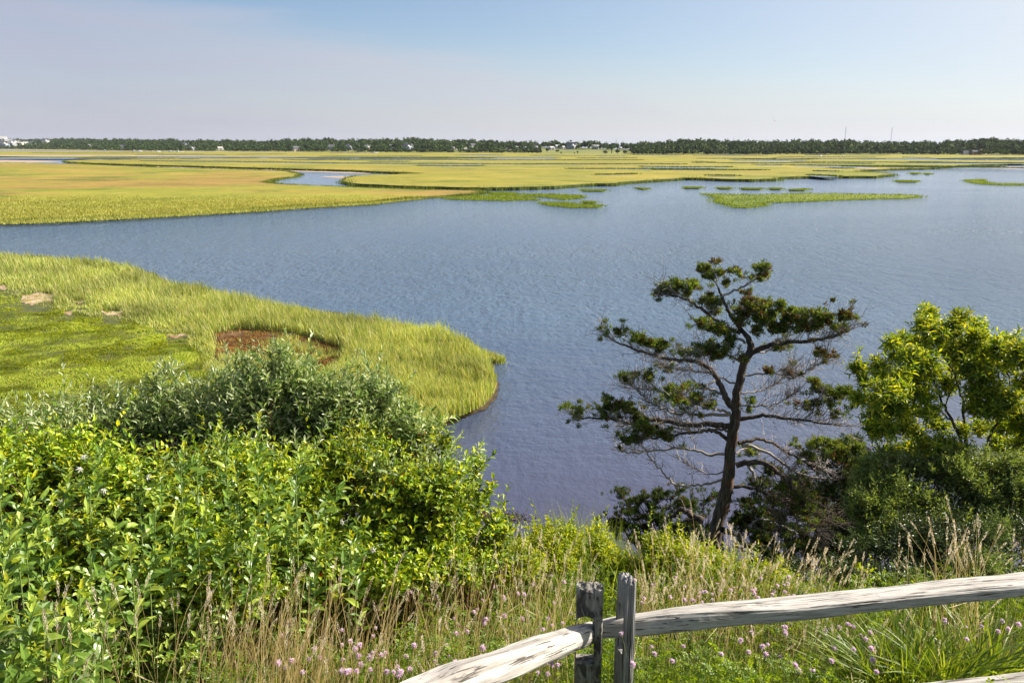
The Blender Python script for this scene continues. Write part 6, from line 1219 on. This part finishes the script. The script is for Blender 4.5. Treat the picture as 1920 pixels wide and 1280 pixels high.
def ribbon_tussock(name, px, Y, n, ln, lean, lab, w=.012):
    b = atY(px, 640, Y); b[2] = float(hill(b[0], b[1])); t = Geo(); m = 7
    a = rng.uniform(0, 2 * math.pi, n); rr = rng.random(n) ** .6 * .11; B = np.stack([rr * np.cos(a), rr * np.sin(a) * .8, 0 * a], 1)
    d = np.stack([np.cos(a) * .55 + lean + rng.normal(0, .22, n), np.sin(a) * .45 + rng.normal(0, .2, n)], 1); L_ = ln * rng.uniform(.55, 1.1, n); ts = np.linspace(0, 1, m)
    hz = d[:, None] * (ts[None, :, None] ** 1.7) * L_[:, None, None]; z = L_[:, None] * (ts[None] - .42 * ts[None] ** 2.4 * np.linalg.norm(d, axis=1)[:, None])
    P = B[:, None] + np.concatenate([hz, z[..., None]], -1); sd = unit(np.stack([-d[:, 1], d[:, 0], 0 * a], 1) + rng.normal(0, .35, (n, 3)))[:, None] * (w * .5 * np.interp(ts, [0, .3, .8, 1], [.7, 1, .6, .05]))[None, :, None]
    V = np.concatenate([P - sd, P + sd], 1); t.inst(V, [[(i, m + i, m + i + 1, i + 1) for i in range(m - 1)]])
    o = t.build(name, M_green, None, org=(0, 0, 0)); o.location = b; tag(o, lab, 'grass clump', 'green grass clumps under the right hand rail')
ribbon_tussock('grass_tussock', 1700, 3.95, 150, .52, -.18, 'arching green grass clump leaning left under the right hand rail')
ribbon_tussock('grass_tussock', 1775, 3.85, 210, .62, -.1, 'fullest green grass clump, in the middle under the right hand rail')
ribbon_tussock('grass_tussock', 1870, 3.85, 200, .60, .0, 'green grass clump nearest the right edge below the rail')
ribbon_tussock('grass_tussock', 1950, 4.0, 140, .60, .1, 'green grass clump cut off by the right edge of the frame')
# crown vetch flowers
M_pink = leafmat('pink petals', [(0, (.70, .45, .62)), (.4, (.86, .68, .80)), (1, (.92, .87, .90))], .45, .6, tint=(1.1, 1.0, 1.1), spec=.2)
def flower_proto(seed):
    r_ = np.random.default_rng(seed); t = empty('vetch_flower'); g = Geo(); n = 17
    g.tubes(np.array([(r_.normal(0, .02), .01, -.16), (0, 0, -.08), (0, 0, 0)]), np.array([.0011, .001, .0009]), 4); g.build('stem', M_gstem, t)
    g = Geo(); a = np.arange(n) * 2.4; el = np.linspace(1.3, -.35, n); d = np.stack([np.cos(a) * np.cos(el), np.sin(a) * np.cos(el), np.sin(el)], 1); P = d * .003
    g.leaves(P, d, np.array([0, 0, 1.]) + r_.normal(0, .5, (n, 3)), r_.uniform(.012, .018, n), .009, .5); g.leaves(P, unit(d + r_.normal(0, .3, (n, 3))), unit(r_.normal(0, 1, (n, 3))), r_.uniform(.010, .015, n), .007, .5); g.build('petals', M_pink, t)
    return t
def flowers():
    pr = [flower_proto(i) for i in range(4)]; used = [False] * 4; r_ = np.random.default_rng(12)
    spots = []
    for (x0, x1, y0, y1, n) in ((640, 1080, 1075, 1270, 110), (500, 660, 1090, 1275, 16), (340, 480, 1100, 1215, 6), (1190, 1500, 1080, 1130, 42), (1400, 1650, 1165, 1260, 30), (1200, 1400, 1180, 1260, 8), (1700, 1930, 1160, 1215, 9), (950, 1080, 1010, 1060, 7)):
        for i in range(n): spots.append((r_.uniform(x0, x1), r_.uniform(y0, y1)))
    extra = [(895, 1075), (905, 1080), (940, 1078), (1000, 1120), (1010, 1128), (1170, 1190, 3.2)]
    for i, s in enumerate(spots):
        k = i % 4; P = ground_hit(s[0], s[1], .40 + r_.uniform(-.06, .08))
        if not used[k]: o = pr[k]; used[k] = True
        else: o = copy_tree(pr[k])
        o.location = P; o.rotation_euler = (r_.normal(0, .35), r_.normal(0, .35), r_.uniform(0, 6)); q = r_.uniform(.6, 1.0); o.scale = (q, q, q)
        tag(o, 'small round pink vetch flower in the dry grass left of the fence posts' if s[0] < 1130 else 'small round pink vetch flower among greenery behind or below the right rail', 'flower', 'vetch flowers left of the posts' if s[0] < 1130 else 'vetch flowers right of the posts')
    o = copy_tree(pr[0]); o.location = atY(1186, 1245, 3.24); tag(o, 'purple vetch flower growing against the front of the right hand post', 'flower')
    o = copy_tree(pr[1]); o.location = atY(1165, 1187, 3.23); tag(o, 'purple vetch flower in front of the rail between the two posts', 'flower')
flowers()
# pale honeysuckle blossoms
M_white = leafmat('white petals', [(0, (.75, .72, .66)), (1, (.85, .84, .80))], .35, .6, tint=(1, 1, .9))
def blossoms():
    g = Geo(); t0 = empty('honeysuckle_blossom'); n = 6; a = np.arange(n) * 1.05; d = np.stack([np.cos(a), np.sin(a), .5 + 0 * a], 1); g.leaves(np.zeros((n, 3)), d, np.array([0, 0, 1.]) - d * .3, .022, .011, .4); g.build('petals', M_white, t0)
    g = Geo(); d = unit(d * np.array([.25, .25, 1])); g.tubes(np.stack([d * 0, d * .02], 1), np.full((n, 2), .0006), 3); g.tubes(np.array([(0, 0, -.03), (0, 0, 0)]), np.array([.001, .001]), 4); g.build('stamens', M_white, t0)
    for i, (px, py, Y, lab) in enumerate([(157, 858, 4.35, 'white blossom at the top of the left thicket'), (149, 880, 4.3, 'white blossom just below the highest one in the left thicket'), (114, 941, 4.0, 'pale lilac white blossom among big leaves at the left'), (194, 921, 3.95, 'single white petal blossom right of the big leaves'), (280, 895, 4.1, 'small white blossom near the middle of the left thicket'), (643, 978, 4.3, 'white blossom low in the bright honeysuckle'), (699, 1030, 4.2, 'tiny white blossom above the dry grass')]):
        o = t0 if i == 0 else copy_tree(t0); o.location = atY(px, py, Y); o.rotation_euler = (.8, .3 * i, i); tag(o, lab, 'blossom', 'white blossoms in the left thicket')
blossoms()
# wrack and weed in the shallows of the cove
g = Geo(); n = 1500; px = rng.normal(935, 26, n); py = 968 + rng.normal(0, 5, n) + (px - 935) * .08; P = atZ(px, py, .01); g.diamonds(P, rng.normal(0, 1, (n, 3)) * np.array([1, 1, .4]), np.array([0, 0, 1.]) + rng.normal(0, .4, (n, 3)), .09, .04)
tag(g.build('seaweed', plain('dark seaweed', (.07, .04, .03), .5, .4, 8)), 'dark brown seaweed lying in the shallows at the edge of the cove', kind='stuff')

# ------------------------------------------------------------------ the air between here and the far shore
g = Geo(); g.box((0, 4300, 60), (19000, 9200, 130))
m_, nt_h, L_h, out_h = newmat('summer haze'); pv = N(nt_h, 'ShaderNodeVolumePrincipled', ins={'Color': (.86, .90, 1, 1), 'Density': 2.4e-5, 'Anisotropy': .2}); L_h(pv.outputs[0], out_h.inputs['Volume'])
tag(g.build('haze', m_), 'thin blue haze over the marsh', kind='stuff')
